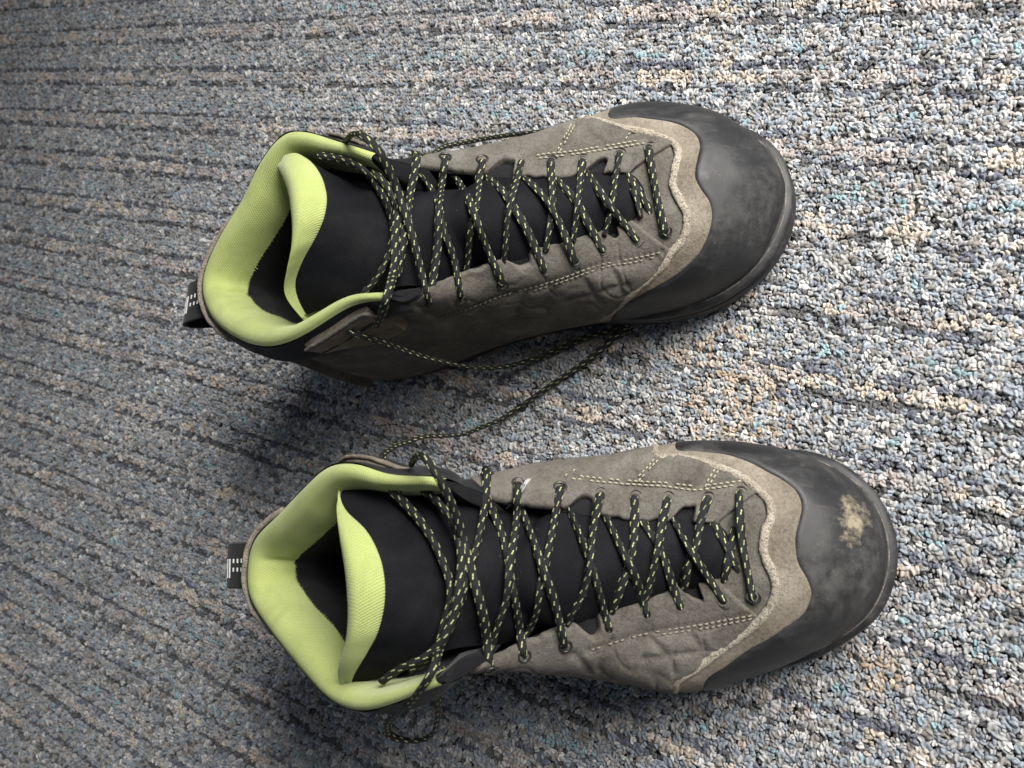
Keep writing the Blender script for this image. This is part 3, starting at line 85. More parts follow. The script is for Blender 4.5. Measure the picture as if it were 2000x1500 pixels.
"loose_medial":[[0.10729,0.04331,0.138],[0.10336,0.04568,0.13413],[0.10001,0.0479,0.12979],[0.09753,0.04992,0.12473],[0.09551,0.05177,0.11932],[0.09359,0.05345,0.1139],[0.09179,0.05492,0.10837],[0.09025,0.05627,0.10274],[0.08905,0.05767,0.09706],[0.08828,0.05923,0.09133],[0.0878,0.06076,0.08555],[0.08738,0.06201,0.07972],[0.08699,0.06281,0.07382],[0.08667,0.06335,0.06786],[0.08641,0.06395,0.06191],[0.08624,0.06463,0.05596],[0.08613,0.06532,0.05001],[0.08603,0.06623,0.04411],[0.08581,0.06748,0.03826],[0.08535,0.06905,0.03245],[0.08503,0.07083,0.02671],[0.08529,0.07273,0.02108],[0.08616,0.07468,0.01524],[0.08753,0.07675,0.00943],[0.09032,0.07908,0.00545],[0.09515,0.08178,0.00409],[0.10095,0.08465,0.00403],[0.10645,0.08737,0.00392],[0.11182,0.09001,0.00397],[0.11719,0.09266,0.004],[0.12254,0.09531,0.004],[0.12797,0.09783,0.004],[0.13345,0.10022,0.004],[0.13886,0.10276,0.004],[0.14418,0.1055,0.004],[0.14942,0.1084,0.004],[0.1545,0.11154,0.004],[0.15947,0.11489,0.004],[0.16457,0.118,0.004],[0.16985,0.1208,0.004]]},
"tab_low":[[[2.2625,0.90833],[2.2875,0.89167],[2.325,0.87917],[2.35,0.85833],[2.3625,0.83333],[2.3875,0.8125],[2.4,0.78333],[2.425,0.7625],[2.4625,0.74583],[2.525,0.74167],[2.5875,0.74583],[2.6625,0.7625]],[[2.2625,0.74833],[2.2875,0.71758],[2.325,0.69213],[2.35,0.66055],[2.3625,0.62785],[2.3875,0.60301],[2.4,0.57384],[2.425,0.55702],[2.4625,0.54805],[2.525,0.55463],[2.5875,0.57175],[2.6625,0.6025]]],
"tab_top":[[[17.1,0.88],[17.20455,0.88508],[17.30909,0.89928],[17.41364,0.91972],[17.51818,0.94224],[17.62273,0.96228],[17.72727,0.97],[17.83182,0.97],[17.93636,0.97],[18.04091,0.95911],[18.14545,0.93831],[18.25,0.91582]],[[17.1,0.68],[17.20455,0.68508],[17.30909,0.69928],[17.41364,0.71972],[17.51818,0.74224],[17.62273,0.76228],[17.72727,0.77577],[17.83182,0.77996],[17.93636,0.774],[18.04091,0.75911],[18.14545,0.73831],[18.25,0.71582]]],
"seams":{"s1":[[15.1,0.8],[14.975,0.8],[14.85,0.80417],[14.725,0.80833],[14.6,0.80833],[14.475,0.80833],[14.35,0.8125],[14.2375,0.80833],[14.1125,0.80833],[13.975,0.80833],[13.85,0.80417],[13.7375,0.80417],[13.6,0.80833],[13.475,0.8125],[13.3375,0.8125],[13.2125,0.80417],[13.0875,0.7875],[12.9375,0.77083],[12.775,0.75],[12.6,0.725],[12.425,0.7]],
"s1b":[[15.1125,0.77083],[14.9875,0.775],[14.8625,0.77917],[14.7375,0.78333],[14.6125,0.78333],[14.4875,0.7875],[14.375,0.7875],[14.25,0.7875],[14.125,0.7875],[14.0,0.7875],[13.875,0.78333],[13.7625,0.78333],[13.6375,0.78333],[13.5125,0.7875],[13.3875,0.7875],[13.2625,0.77917],[13.1375,0.76667],[13.0,0.75],[12.8625,0.72917],[12.7,0.70833],[12.5375,0.68333]],
"s2":[[14.125,0.61667],[14.1375,0.64167],[14.1375,0.66667],[14.15,0.6875],[14.1625,0.70833],[14.175,0.725],[14.1875,0.74583],[14.2125,0.7625],[14.225,0.77917]],
"s2b":[[14.0625,0.62083],[14.075,0.64583],[14.0875,0.66667],[14.1,0.6875],[14.1125,0.70833],[14.125,0.72917],[14.1375,0.75],[14.15,0.76667],[14.1625,0.7875]],
"s3":[[13.2,0.64583],[13.2,0.66667],[13.2,0.6875],[13.2,0.70417],[13.2,0.725],[13.2,0.74167],[13.1875,0.7625],[13.1875,0.77917],[13.1875,0.79583]],
"s3b":[[13.1375,0.65],[13.1375,0.66667],[13.1375,0.6875],[13.1375,0.70417],[13.1375,0.725],[13.1375,0.74167],[13.1375,0.75833],[13.125,0.775],[13.125,0.79167]],
"s0":[[15.1375,0.7125],[15.15,0.72083],[15.1625,0.73333],[15.175,0.74167],[15.1875,0.75],[15.1875,0.76667],[15.2,0.775],[15.2,0.7875],[15.2,0.8]],
"s4":[[5.275,0.82917],[5.3875,0.83333],[5.5,0.83333],[5.6125,0.8375],[5.725,0.84167],[5.8375,0.84167],[5.9375,0.84167],[6.05,0.84167],[6.15,0.8375],[6.2375,0.83333],[6.3375,0.82917],[6.425,0.82083],[6.525,0.81667],[6.6125,0.80417],[6.7,0.79583],[6.8,0.7875],[6.8875,0.77917],[7.0,0.77083],[7.1,0.7625],[7.2125,0.75833],[7.325,0.75417],[7.4375,0.75],[7.55,0.74167],[7.675,0.7375],[7.7875,0.725],[7.9125,0.71667],[8.025,0.7]],
"s4b":[[6.4125,0.80417],[6.5,0.79583],[6.5875,0.7875],[6.6875,0.77917],[6.775,0.76667],[6.875,0.75833],[6.975,0.75],[7.075,0.74167],[7.1875,0.73333],[7.3,0.72917],[7.4125,0.725],[7.525,0.72083],[7.6375,0.7125],[7.7625,0.70417],[7.875,0.69583]],
"s5":[[6.2375,0.825],[6.25,0.80833],[6.2625,0.7875],[6.275,0.76667],[6.2875,0.74583],[6.3,0.725],[6.3125,0.70417],[6.325,0.68333],[6.325,0.6625],[6.3,0.63333],[6.2875,0.60833],[6.25,0.57917]],
"s6":[[6.225,0.82917],[6.175,0.82083],[6.1375,0.8125],[6.0875,0.8],[6.0375,0.7875],[6.0,0.77917],[5.95,0.7625],[5.9125,0.74583],[5.8625,0.73333]],
"g1":[[5.625,0.8375],[5.575,0.825],[5.5125,0.80833],[5.45,0.79167],[5.4,0.775],[5.3375,0.75417],[5.275,0.72917],[5.2125,0.7],[5.1375,0.6625]],
"g2":[[6.825,0.77917],[6.825,0.75833],[6.8125,0.73333],[6.8125,0.7125],[6.8,0.6875],[6.8,0.66667],[6.775,0.64167],[6.7625,0.61667],[6.7375,0.5875]],
"g3":[[4.9875,0.825],[5.0,0.80833],[5.0125,0.79167],[5.0125,0.77083],[5.0125,0.75],[5.0125,0.73333],[4.9875,0.70417],[4.9625,0.675],[4.9125,0.6375]],
"s7":[[5.9625,0.7125],[6.05,0.70833],[6.15,0.70417],[6.2375,0.69583],[6.325,0.6875],[6.4125,0.67917],[6.4875,0.66667],[6.575,0.65833],[6.6625,0.64583],[6.7375,0.63333],[6.825,0.62083],[6.9125,0.60833]],
"s8":[[7.4375,0.70833],[7.3875,0.70417],[7.325,0.69583],[7.275,0.69167],[7.225,0.68333],[7.175,0.67083],[7.125,0.65833],[7.075,0.64583],[7.0375,0.63333]]}},
"cam":[[0.83674,-0.18594,0.51506,0.0],[0.23238,0.97226,-0.02651,0.0],[-0.49585,0.14187,0.85674,0.43],[0.0,0.0,0.0,1.0]],
"lens":29.916}''')
# ---- surface maths (boot-local metres: x heel->toe, y left, z up) ----
def hermite(U, V, u, period=None):
    U = np.asarray(U, float); V = np.asarray(V, float); u = np.asarray(u, float)
    if V.ndim == 1: V = V[:, None]
    if period:
        k = 3
        U = np.r_[U[-k:] - period, U, U[:k] + period]; V = np.r_[V[-k:], V, V[:k]]
        u = (u - U[k]) % period + U[k]
    T = np.empty_like(V)
    d = (V[1:] - V[:-1]) / (U[1:] - U[:-1])[:, None]
    h = (U[1:] - U[:-1])[:, None]
    T[1:-1] = (d[:-1] * h[1:] + d[1:] * h[:-1]) / (h[1:] + h[:-1])
    T[0] = d[0]; T[-1] = d[-1]
    i = np.clip(np.searchsorted(U, u, side='right') - 1, 0, len(U) - 2)
    hh = (U[i + 1] - U[i])[..., None]; s = ((u - U[i])[..., None]) / hh
    s2 = s * s; s3 = s2 * s
    return (2*s3-3*s2+1)*V[i] + (s3-2*s2+s)*hh*T[i] + (-2*s3+3*s2)*V[i+1] + (s3-s2)*hh*T[i+1]

class Surf:
    """upper of one boot: u runs once round the boot (20 units), v from the welt (0) to the top edge (1)"""
    def __init__(s, U, CP):
        s.U = np.array(U, float); s.CP = np.array(CP, float).reshape(len(U), 12)
    def P(s, u, v):
        u, v = np.broadcast_arrays(np.asarray(u, float), np.asarray(v, float))
        c = hermite(s.U, s.CP, u.ravel(), 20.0).reshape(u.shape + (4, 3))
        w = v[..., None]; a = 1 - w
        return a**3*c[..., 0, :] + 3*a*a*w*c[..., 1, :] + 3*a*w*w*c[..., 2, :] + w**3*c[..., 3, :]
    def N(s, u, v):
        e = 2e-3; u = np.asarray(u, float); v = np.asarray(v, float)
        du = s.P(u+0.03, v) - s.P(u-0.03, v)
        dv = s.P(u, np.minimum(v+e, 1)) - s.P(u, np.maximum(v-e, 0))
        n = np.cross(du, dv); l = np.linalg.norm(n, axis=-1, keepdims=True)
        return n / np.maximum(l, 1e-12)
random.seed(7)
RNG = np.random.default_rng(11)
for o in list(bpy.data.objects): bpy.data.objects.remove(o)
SC = bpy.context.scene
COL = SC.collection

# ---------------------------------------------------------------- camera
cam = bpy.data.cameras.new('camera'); cam.sensor_width = 36; cam.lens = DATA['lens']
cam.clip_start = 0.02; cam.clip_end = 50
co = bpy.data.objects.new('camera', cam); COL.objects.link(co)
co.matrix_world = Matrix(DATA['cam'])
cam.dof.use_dof = True; cam.dof.focus_distance = 0.43; cam.dof.aperture_fstop = 14.0
SC.camera = co
# ---------------------------------------------------------------- light: one window beyond the toes, dim room
W = bpy.data.worlds.new('World'); SC.world = W; W.use_nodes = True
bg = W.node_tree.nodes['Background']; bg.inputs[0].default_value = (0.80, 0.86, 1.0, 1); bg.inputs[1].default_value = 0.20
def window_light(name, loc, target, sx, sy, power, colr):
    l = bpy.data.lights.new(name, 'AREA'); l.shape = 'RECTANGLE'; l.size = sx; l.size_y = sy; l.energy = power; l.color = colr; l.spread = math.radians(92)
    o = bpy.data.objects.new(name, l); COL.objects.link(o); o.location = loc
    o.rotation_euler = (Vector(target) - Vector(loc)).to_track_quat('-Z', 'Y').to_euler()
    return o
window_light('window_light', (0.33, 0.66, 0.66), (0.08, 0.27, 0.0), 0.66, 0.66, 13.2, (1.0, 0.975, 0.94))
SC.view_settings.view_transform = 'Standard'; SC.view_settings.look = 'None'
SC.view_settings.exposure = 0.0; SC.view_settings.gamma = 1.0; SC.view_settings.use_curve_mapping = False
SC.cycles.use_denoising = True
try: SC.cycles.denoiser = 'OPENIMAGEDENOISE'
except Exception: pass
SC.cycles.max_bounces = 6

# ---------------------------------------------------------------- materials
class NT:
    def __init__(s, name):
        s.m = bpy.data.materials.new(name); s.m.use_nodes = True; s.t = s.m.node_tree
        s.b = s.t.nodes['Principled BSDF']; s.out = s.t.nodes['Material Output']
    def n(s, typ, **kw):
        x = s.t.nodes.new(typ)
        for k, v in kw.items():
            if k == 'i':
                for kk, vv in v.items(): s.set(x, kk, vv)
            else: setattr(x, k, v)
        return x
    def set(s, node, key, val):
        inp = node.inputs[key]
        if isinstance(val, bpy.types.NodeSocket): s.t.links.new(val, inp)
        else: inp.default_value = val
    def p(s, **kw):
        for k, v in kw.items(): s.set(s.b, k.replace('_', ' '), v)
        return s
    def obj(s): return s.n('ShaderNodeTexCoord').outputs['Object']
    def uv(s): return s.n('ShaderNodeTexCoord').outputs['UV']
    def noise(s, vec, scale, detail=4, rough=.55, dist=0.0):
        return s.n('ShaderNodeTexNoise', i={'Vector': vec, 'Scale': scale, 'Detail': detail, 'Roughness': rough, 'Distortion': dist}).outputs['Fac']
    def ramp(s, fac, stops):
        r = s.n('ShaderNodeValToRGB'); s.t.links.new(fac, r.inputs[0]); e = r.color_ramp.elements
        while len(e) < len(stops): e.new(0.5)
        for k, (p, c) in zip(e, stops):
            k.position = p; k.color = (c if isinstance(c, tuple) else (c, c, c)) + ((1,) if (not isinstance(c, tuple) or len(c) == 3) else ())
        return r.outputs[0]
    def mix(s, fac, a, b, mode='MIX'):
        x = s.n('ShaderNodeMix', data_type='RGBA', blend_type=mode)
        for k, v in ((0, fac), (6, a), (7, b)):
            if isinstance(v, bpy.types.NodeSocket): s.t.links.new(v, x.inputs[k])
            else: x.inputs[k].default_value = v if k == 0 else tuple(v) + ((1,) if len(v) == 3 else ())
        return x.outputs[2]
    def math(s, op, a, b=None, c=None):
        x = s.n('ShaderNodeMath', operation=op)
        for k, v in enumerate((a, b, c)):
            if v is None: continue
            if isinstance(v, bpy.types.NodeSocket): s.t.links.new(v, x.inputs[k])
            else: x.inputs[k].default_value = v
        return x.outputs[0]
    def bump(s, h, strength, dist=0.001, normal=None):
        x = s.n('ShaderNodeBump', i={'Height': h, 'Strength': strength, 'Distance': dist})
        if normal is not None: s.t.links.new(normal, x.inputs['Normal'])
        s.t.links.new(x.outputs[0], s.b.inputs['Normal']); return x.outputs[0]

def suede(name, dark, mid, light, stain=0.5):
    t = NT(name); o = t.obj()
    big = t.noise(o, 45, 5, .6); nap = t.noise(o, 420, 6, .75, .6); fib = t.noise(o, 1900, 3, .7)
    c = t.ramp(big, [(.30, dark), (.52, mid), (.74, light)])
    c = t.mix(t.math('MULTIPLY', t.ramp(nap, [(.42, 0.0), (.68, 1.0)]), .50), c, light)
    c = t.mix(t.math('MULTIPLY', t.ramp(t.noise(o, 850, 4, .8), [(.34, 1.0), (.50, 0.0)]), .60), c, tuple(x*.5 for x in dark))
    c = t.mix(t.ramp(t.noise(o, 70, 6, .72, .5), [(.54, 0.0), (.72, stain)]), c, tuple(x*.55 for x in dark))
    c = t.mix(.22, c, t.ramp(fib, [(.3, 0.02), (.7, .32)]), 'SOFT_LIGHT')
    t.p(Base_Color=c, Roughness=.95); t.b.inputs['Specular IOR Level'].default_value = .15
    t.b.inputs['Sheen Weight'].default_value = .35; t.b.inputs['Sheen Roughness'].default_value = .6
    t.b.inputs['Sheen Tint'].default_value = light + (1,)
    n1 = t.bump(t.math('ADD', t.math('MULTIPLY', fib, .5), nap), .85, .0012)
    return t.m
M_SUEDE = suede('suede_grey_brown', (.066, .058, .048), (.120, .110, .093), (.190, .177, .154), .6)
M_SUEDE_LIGHT = suede('suede_pale_trim', (.110, .090, .066), (.180, .154, .119), (.29, .256, .208), .5)
def raw_edge():
    t = NT('suede_raw_cut_edge'); o = t.obj()
    pit = t.noise(o, 1300, 3, .75); big = t.noise(o, 60, 4, .6)
    c = t.ramp(big, [(.3, (.25, .215, .165)), (.7, (.44, .395, .32))])
    c = t.mix(t.ramp(pit, [(.36, .85), (.50, 0.0)]), c, (.045, .037, .028)); c = t.mix(t.ramp(pit, [(.56, 0.0), (.70, .6)]), c, (.58, .53, .45))
    t.p(Base_Color=c, Roughness=.95); t.b.inputs['Specular IOR Level'].default_value = .1
    t.bump(pit, 1.0, .0012); return t.m
M_SUEDE_EDGE = raw_edge()

def rubber(name, dust_amt, blotch):
    t = NT(name); o = t.obj()
    sm = t.noise(o, 30, 6, .62, .8); fine = t.noise(o, 160, 5, .7); scr = t.noise(o, 700, 2, .6)
    mp = t.n('ShaderNodeMapping', i={'Vector': o, 'Scale': (1.0, 5.0, 2.0), 'Rotation': (0, 0, .6)})
    streak = t.noise(mp.outputs[0], 75, 5, .7)
    d = t.math('MULTIPLY', t.ramp(sm, [(.44, 0.0), (.66, 1.0)]), t.ramp(fine, [(.34, .1), (.66, 1.0)]))
    d = t.math('ADD', d, t.math('MULTIPLY', t.ramp(streak, [(.56, 0.0), (.72, 1.0)]), .35))
    c = t.mix(t.math('MULTIPLY', d, dust_amt), (.012, .012, .013), (.165, .160, .148))
    if blotch:                                   # dried pale mud rubbed on the toe
        g = t.n('ShaderNodeVectorMath', operation='SUBTRACT'); t.t.links.new(o, g.inputs[0]); g.inputs[1].default_value = blotch
        sc = t.n('ShaderNodeMapping', i={'Vector': g.outputs[0], 'Scale': (165, 90, 60), 'Rotation': (0, 0, -.5)})
        ln = t.n('ShaderNodeVectorMath', operation='LENGTH'); t.t.links.new(sc.outputs[0], ln.inputs[0])
        ed = t.math('ADD', ln.outputs['Value'], t.math('MULTIPLY', t.math('SUBTRACT', t.noise(o, 170, 6, .78), .5), 4.2))
        c = t.mix(t.ramp(ed, [(.0, .50), (.95, 0.0)]), c, (.40, .335, .23))
    t.p(Base_Color=c, Roughness=t.ramp(d, [(0, .44), (.8, .74)])); t.b.inputs['Specular IOR Level'].default_value = .30
    # fine scratches
    m2 = t.n('ShaderNodeMapping', i={'Vector': o, 'Scale': (2.0, 26.0, 6.0), 'Rotation': (0, .2, 1.1)}); s2 = t.noise(m2.outputs[0], 60, 3, .7)
    m3 = t.n('ShaderNodeMapping', i={'Vector': o, 'Scale': (24.0, 2.0, 5.0), 'Rotation': (.1, 0, .3)}); s3 = t.noise(m3.outputs[0], 60, 3, .7)
    sc_ = t.math('ADD', t.ramp(s2, [(.66, 0.0), (.74, 1.0)]), t.ramp(s3, [(.68, 0.0), (.76, 1.0)]))
    c = t.mix(t.math('MULTIPLY', sc_, t.math('MULTIPLY', t.ramp(sm, [(.38, 0.0), (.65, 1.0)]), .30)), c, (.30, .28, .25)); t.p(Base_Color=c)
    t.bump(t.math('ADD', t.math('MULTIPLY', scr, .4), t.math('ADD', fine, t.math('MULTIPLY', sc_, -.4))), .20, .0006)
    return t.m
M_RUBBER = {'A': rubber('black_rubber_dusty', .20, None), 'B': rubber('black_rubber_muddy', .26, (.2815, .012, .047))}
M_SOLE = rubber('black_sole_rubber', .25, None)
def groove():
    t = NT('dusty_groove'); o = t.obj()
    t.p(Base_Color=t.ramp(t.noise(o, 120, 5, .7), [(.38, (.022, .021, .02)), (.56, (.10, .09, .075)), (.75, (.28, .25, .20))]), Roughness=.8)
    return t.m
M_GROOVE = groove()

def textile(name, c0, c1, rough=.85, ribs=None, weave=1400, sheen=.25, bump=.3):
    t = NT(name); o = t.obj(); uv = t.uv()
    f = t.noise(o, weave, 3, .6); b = t.noise(o, 60, 4, .6)
    c = t.ramp(t.math('ADD', t.math('MULTIPLY', f, .45), t.math('MULTIPLY', b, .55)), [(.32, c0), (.68, c1)])
    h = f
    if ribs:
        sp = t.n('ShaderNodeSeparateXYZ'); t.t.links.new(uv, sp.inputs[0])
        wob = t.math('MULTIPLY', t.math('SUBTRACT', t.noise(o, 220, 2), .5), 1.2)
        a = t.math('SINE', t.math('ADD', t.math('MULTIPLY', sp.outputs[ribs[2]], 6.2832/ribs[0]), wob))
        bb = t.math('SINE', t.math('ADD', t.math('MULTIPLY', sp.outputs[1-ribs[2]], 6.2832/ribs[1]), wob))
        rib = t.math('ADD', t.math('MULTIPLY', a, .35), t.math('MULTIPLY', t.math('MULTIPLY', a, bb), .25))
        h = t.math('ADD', rib, t.math('MULTIPLY', f, .5))
        c = t.mix(t.ramp(t.math('ADD', t.math('MULTIPLY', rib, .6), .5), [(.1, .25), (.6, 0.0)]), c, tuple(x*.55 for x in c0))
    t.p(Base_Color=c, Roughness=rough); t.b.inputs['Specular IOR Level'].default_value = .07
    t.b.inputs['Sheen Weight'].default_value = sheen; t.b.inputs['Sheen Roughness'].default_value = .5
    t.bump(h, bump, .0007)
    return t
def lime():
    t = textile('lime_mesh_lining', (.315, .368, .118), (.40, .455, .168), .9, (.0013, .0011, 0), 900, .2, .42)
    o = t.obj(); old = t.b.inputs['Base Color'].links[0].from_socket
    g1 = t.math('MULTIPLY', t.ramp(t.noise(o, 42, 5, .65, .4), [(.50, 0.0), (.74, 1.0)]), .42)       # sock grime
    g2 = t.math('MULTIPLY', t.ramp(t.noise(o, 210, 3, .6), [(.70, 0.0), (.78, 1.0)]), .45)
    c = t.mix(g1, old, (.17, .18, .075)); c = t.mix(g2, c, (.10, .10, .05)); t.p(Base_Color=c)
    return t.m
M_LIME = lime()
M_BLACK = textile('black_softshell', (.0030, .0031, .0038), (.0060, .0062, .0075), .70, None, 1500, .05, .16).m
def tongue_mat():
    t = textile('black_softshell_tongue', (.0044, .0046, .0056), (.0090, .0094, .0115), .70, None, 1500, .0, .16); o = t.obj()
    mp = t.n('ShaderNodeMapping', i={'Vector': o, 'Scale': (16.0, 1.6, 1.0)}); ln = t.noise(mp.outputs[0], 150, 4, .7)
    sm = t.noise(o, 38, 5, .65, .6)
    old = t.b.inputs['Base Color'].links[0].from_socket
    c = t.mix(t.math('MULTIPLY', t.ramp(sm, [(.50, 0.0), (.75, 1.0)]), .35), old, (.020, .019, .018))
    vo = t.n('ShaderNodeTexVoronoi', i={'Vector': o, 'Scale': 190.0, 'Randomness': 1.0}); sp_ = t.math('MULTIPLY', t.ramp(vo.outputs['Distance'], [(.05, 1.0), (.10, 0.0)]), t.ramp(t.noise(o, 30, 2), [(.58, 0.0), (.66, .6)]))
    c = t.mix(sp_, c, (.14, .13, .11)); t.p(Base_Color=c)
    t.bump(t.math('ADD', t.math('MULTIPLY', ln, 1.2), t.noise(o, 1500, 3, .6)), .42, .0007)
    return t.m
M_TONGUE = tongue_mat()
M_COLLAR = textile('black_collar_fabric', (.004, .004, .0046), (.010, .010, .012), .8, None, 1500, .08, .3).m
M_INNER = textile('charcoal_inner_mesh', (.006, .006, .0065), (.018, .018, .019), .9, None, 1100, .05, .5).m
M_WEB = textile('black_webbing', (.006, .006, .006), (.016, .016, .016), .7, (.0012, .0009, 0), 1500, .15, .4).m
def plain(name, c, rough=.6, metal=0.0):
    t = NT(name); o = t.obj(); f = t.noise(o, 600, 4, .6)
    t.p(Base_Color=t.ramp(f, [(.3, tuple(x*.75 for x in c)), (.7, tuple(min(1, x*1.15) for x in c))]), Roughness=rough, Metallic=metal)
    t.bump(f, .1, .0004); return t.m
M_WHITE = plain('white_print', (.72, .72, .70), .6)
M_EYELET = plain('dark_metal_eyelet', (.07, .065, .058), .38, .8)
M_THREAD = plain('pale_olive_thread', (.34, .315, .225), .85)
M_THREAD_DARK = plain('dusty_thread', (.20, .185, .14), .9)
M_HOLE = plain('punched_hole', (.008, .008, .008), .9)
M_LINT = plain('white_lint', (.55, .56, .57), .8)

def lace_mat():
    t = NT('black_lace_lime_flecks'); sp = t.n('ShaderNodeSeparateXYZ'); t.t.links.new(t.uv(), sp.inputs[0])
    L, A = sp.outputs[0], sp.outputs[1]          # L metres along the cord, A turns round it
    P = .0062; R = 6.0
    row = t.math('FLOOR', t.math('MULTIPLY', A, R))
    ph = t.math('FRACT', t.math('ADD', t.math('DIVIDE', L, P), t.math('MULTIPLY', row, .5)))
    cel = t.math('FRACT', t.math('MULTIPLY', A, R))
    on_l = t.math('LESS_THAN', t.math('ABSOLUTE', t.math('SUBTRACT', ph, .5)), .165)
    # each fleck is two short slanted picks
    sl = t.math('ADD', cel, t.math('MULTIPLY', t.math('SUBTRACT', ph, .5), .9))
    on_a = t.math('LESS_THAN', t.math('ABSOLUTE', t.math('SUBTRACT', sl, .5)), .135)
    gap = t.math('GREATER_THAN', t.math('ABSOLUTE', t.math('SUBTRACT', ph, .5)), .012)
    fl = t.math('MULTIPLY', t.math('MULTIPLY', on_l, on_a), gap)
    wn = t.n('ShaderNodeTexWhiteNoise', noise_dimensions='2D')
    cb = t.n('ShaderNodeCombineXYZ'); t.t.links.new(row, cb.inputs[0]); t.t.links.new(t.math('FLOOR', t.math('ADD', t.math('DIVIDE', L, P), t.math('MULTIPLY', row, .5))), cb.inputs[1])
    t.t.links.new(cb.outputs[0], wn.inputs['Vector'])
    fl = t.math('MULTIPLY', fl, t.ramp(wn.outputs['Value'], [(.08, .35), (.3, 1.0)]))
    br = t.math('MULTIPLY', t.math('SINE', t.math('ADD', t.math('MULTIPLY', L, 6.2832/.0011), t.math('MULTIPLY', A, 44))),
                t.math('SINE', t.math('SUBTRACT', t.math('MULTIPLY', L, 6.2832/.0011), t.math('MULTIPLY', A, 44))))
    base = t.ramp(t.math('ADD', t.math('MULTIPLY', br, .5), .5), [(.1, (.003, .003, .0033)), (.9, (.012, .012, .013))])
    c = t.mix(fl, base, (.42, .45, .21))
    t.p(Base_Color=c, Roughness=.6); t.b.inputs['Specular IOR Level'].default_value = .28
    t.bump(t.math('ADD', br, t.math('MULTIPLY', fl, 1.5)), .45, .0004)
    return t.m
M_LACE = lace_mat()

# ---------------------------------------------------------------- mesh helpers
def mesh_obj(name, verts, faces, mat, parent=None, uvs=None, smooth=True, label=None):
    me = bpy.data.meshes.new(name); me.from_pydata([tuple(map(float, v)) for v in verts], [], [tuple(map(int, f)) for f in faces])
    if uvs is not None:
        lay = me.uv_layers.new(name='UVMap'); idx = np.empty(len(me.loops), dtype=np.int32); me.loops.foreach_get('vertex_index', idx)
        lay.data.foreach_set('uv', np.asarray(uvs, dtype=np.float32)[idx].ravel())
    me.validate(); me.update()
    if smooth: me.polygons.foreach_set('use_smooth', [True]*len(me.polygons))
    if mat is not None: me.materials.append(mat)
    o = bpy.data.objects.new(name, me); COL.objects.link(o)
    if parent is not None: o.parent = parent
    if label: o['label'] = label
    return o
def grid_faces(nu, nv, closed=False, off=0, flip=False):
    f = []
    for i in range(nu if closed else nu-1):
        a = i*nv; b = ((i+1) % nu)*nv
        for j in range(nv-1):
            q = (off+a+j, off+b+j, off+b+j+1, off+a+j+1)
            f.append(q[::-1] if flip else q)
    return f
def fbm(P, scale, amp, seed=0.0):
    P = np.asarray(P); s = P.reshape(-1, 3)*scale + seed
    return np.array([noise.noise(Vector(p)) + .5*noise.noise(Vector(p*2.1)) for p in s]).reshape(P.shape[:-1])*amp
def resample(P, n):
    P = np.asarray(P, float); d = np.r_[0, np.cumsum(np.linalg.norm(np.diff(P, axis=0), axis=1))]
    return hermite(d, P, np.linspace(0, d[-1], n))
def tube(P, ra, rb, n=10, up=(0, 0, 1), closed_ends=True, twist=0.0, uoff=0.0):
    """cord of elliptical section ra (across) x rb (thick); returns verts, faces, uvs"""
    P = np.asarray(P, float); m = len(P)
    T = np.gradient(P, axis=0); T /= np.linalg.norm(T, axis=1)[:, None]
    d = np.r_[0, np.cumsum(np.linalg.norm(np.diff(P, axis=0), axis=1))]
    up = np.broadcast_to(np.asarray(up, float), P.shape)
    S = np.cross(T, up); S /= np.maximum(np.linalg.norm(S, axis=1), 1e-9)[:, None]
    B = np.cross(S, T)
    ra = np.broadcast_to(ra, (m,)); rb = np.broadcast_to(rb, (m,)); tw = np.linspace(0, twist, m)
    a = np.linspace(0, 2*np.pi, n+1)
    V = []; UV = []
    for k in range(m):
        c, s = np.cos(a), np.sin(a); t0 = tw[k]
        S2 = S[k]*math.cos(t0) + B[k]*math.sin(t0); B2 = -S[k]*math.sin(t0) + B[k]*math.cos(t0)
        V.append(P[k] + np.outer(c*ra[k], S2) + np.outer(s*rb[k], B2)); UV.append(np.c_[np.full(n+1, d[k]+uoff), a/(2*np.pi)])
    V = np.concatenate(V); UV = np.concatenate(UV); F = grid_faces(m, n+1)
    if closed_ends:
        F.append(tuple(range(n))); F.append(tuple(range((m-1)*(n+1)+n-1, (m-1)*(n+1)-1, -1)))
    return V, F, UV

def thing(name, label, cat, group=None, loc=(0, 0, 0), rz=0):
    e = bpy.data.objects.new(name, None); COL.objects.link(e); e.empty_display_size = .05
    e.location = loc; e.rotation_euler = (0, 0, rz); e['label'] = label; e['category'] = cat
    if group: e['group'] = group
    return e

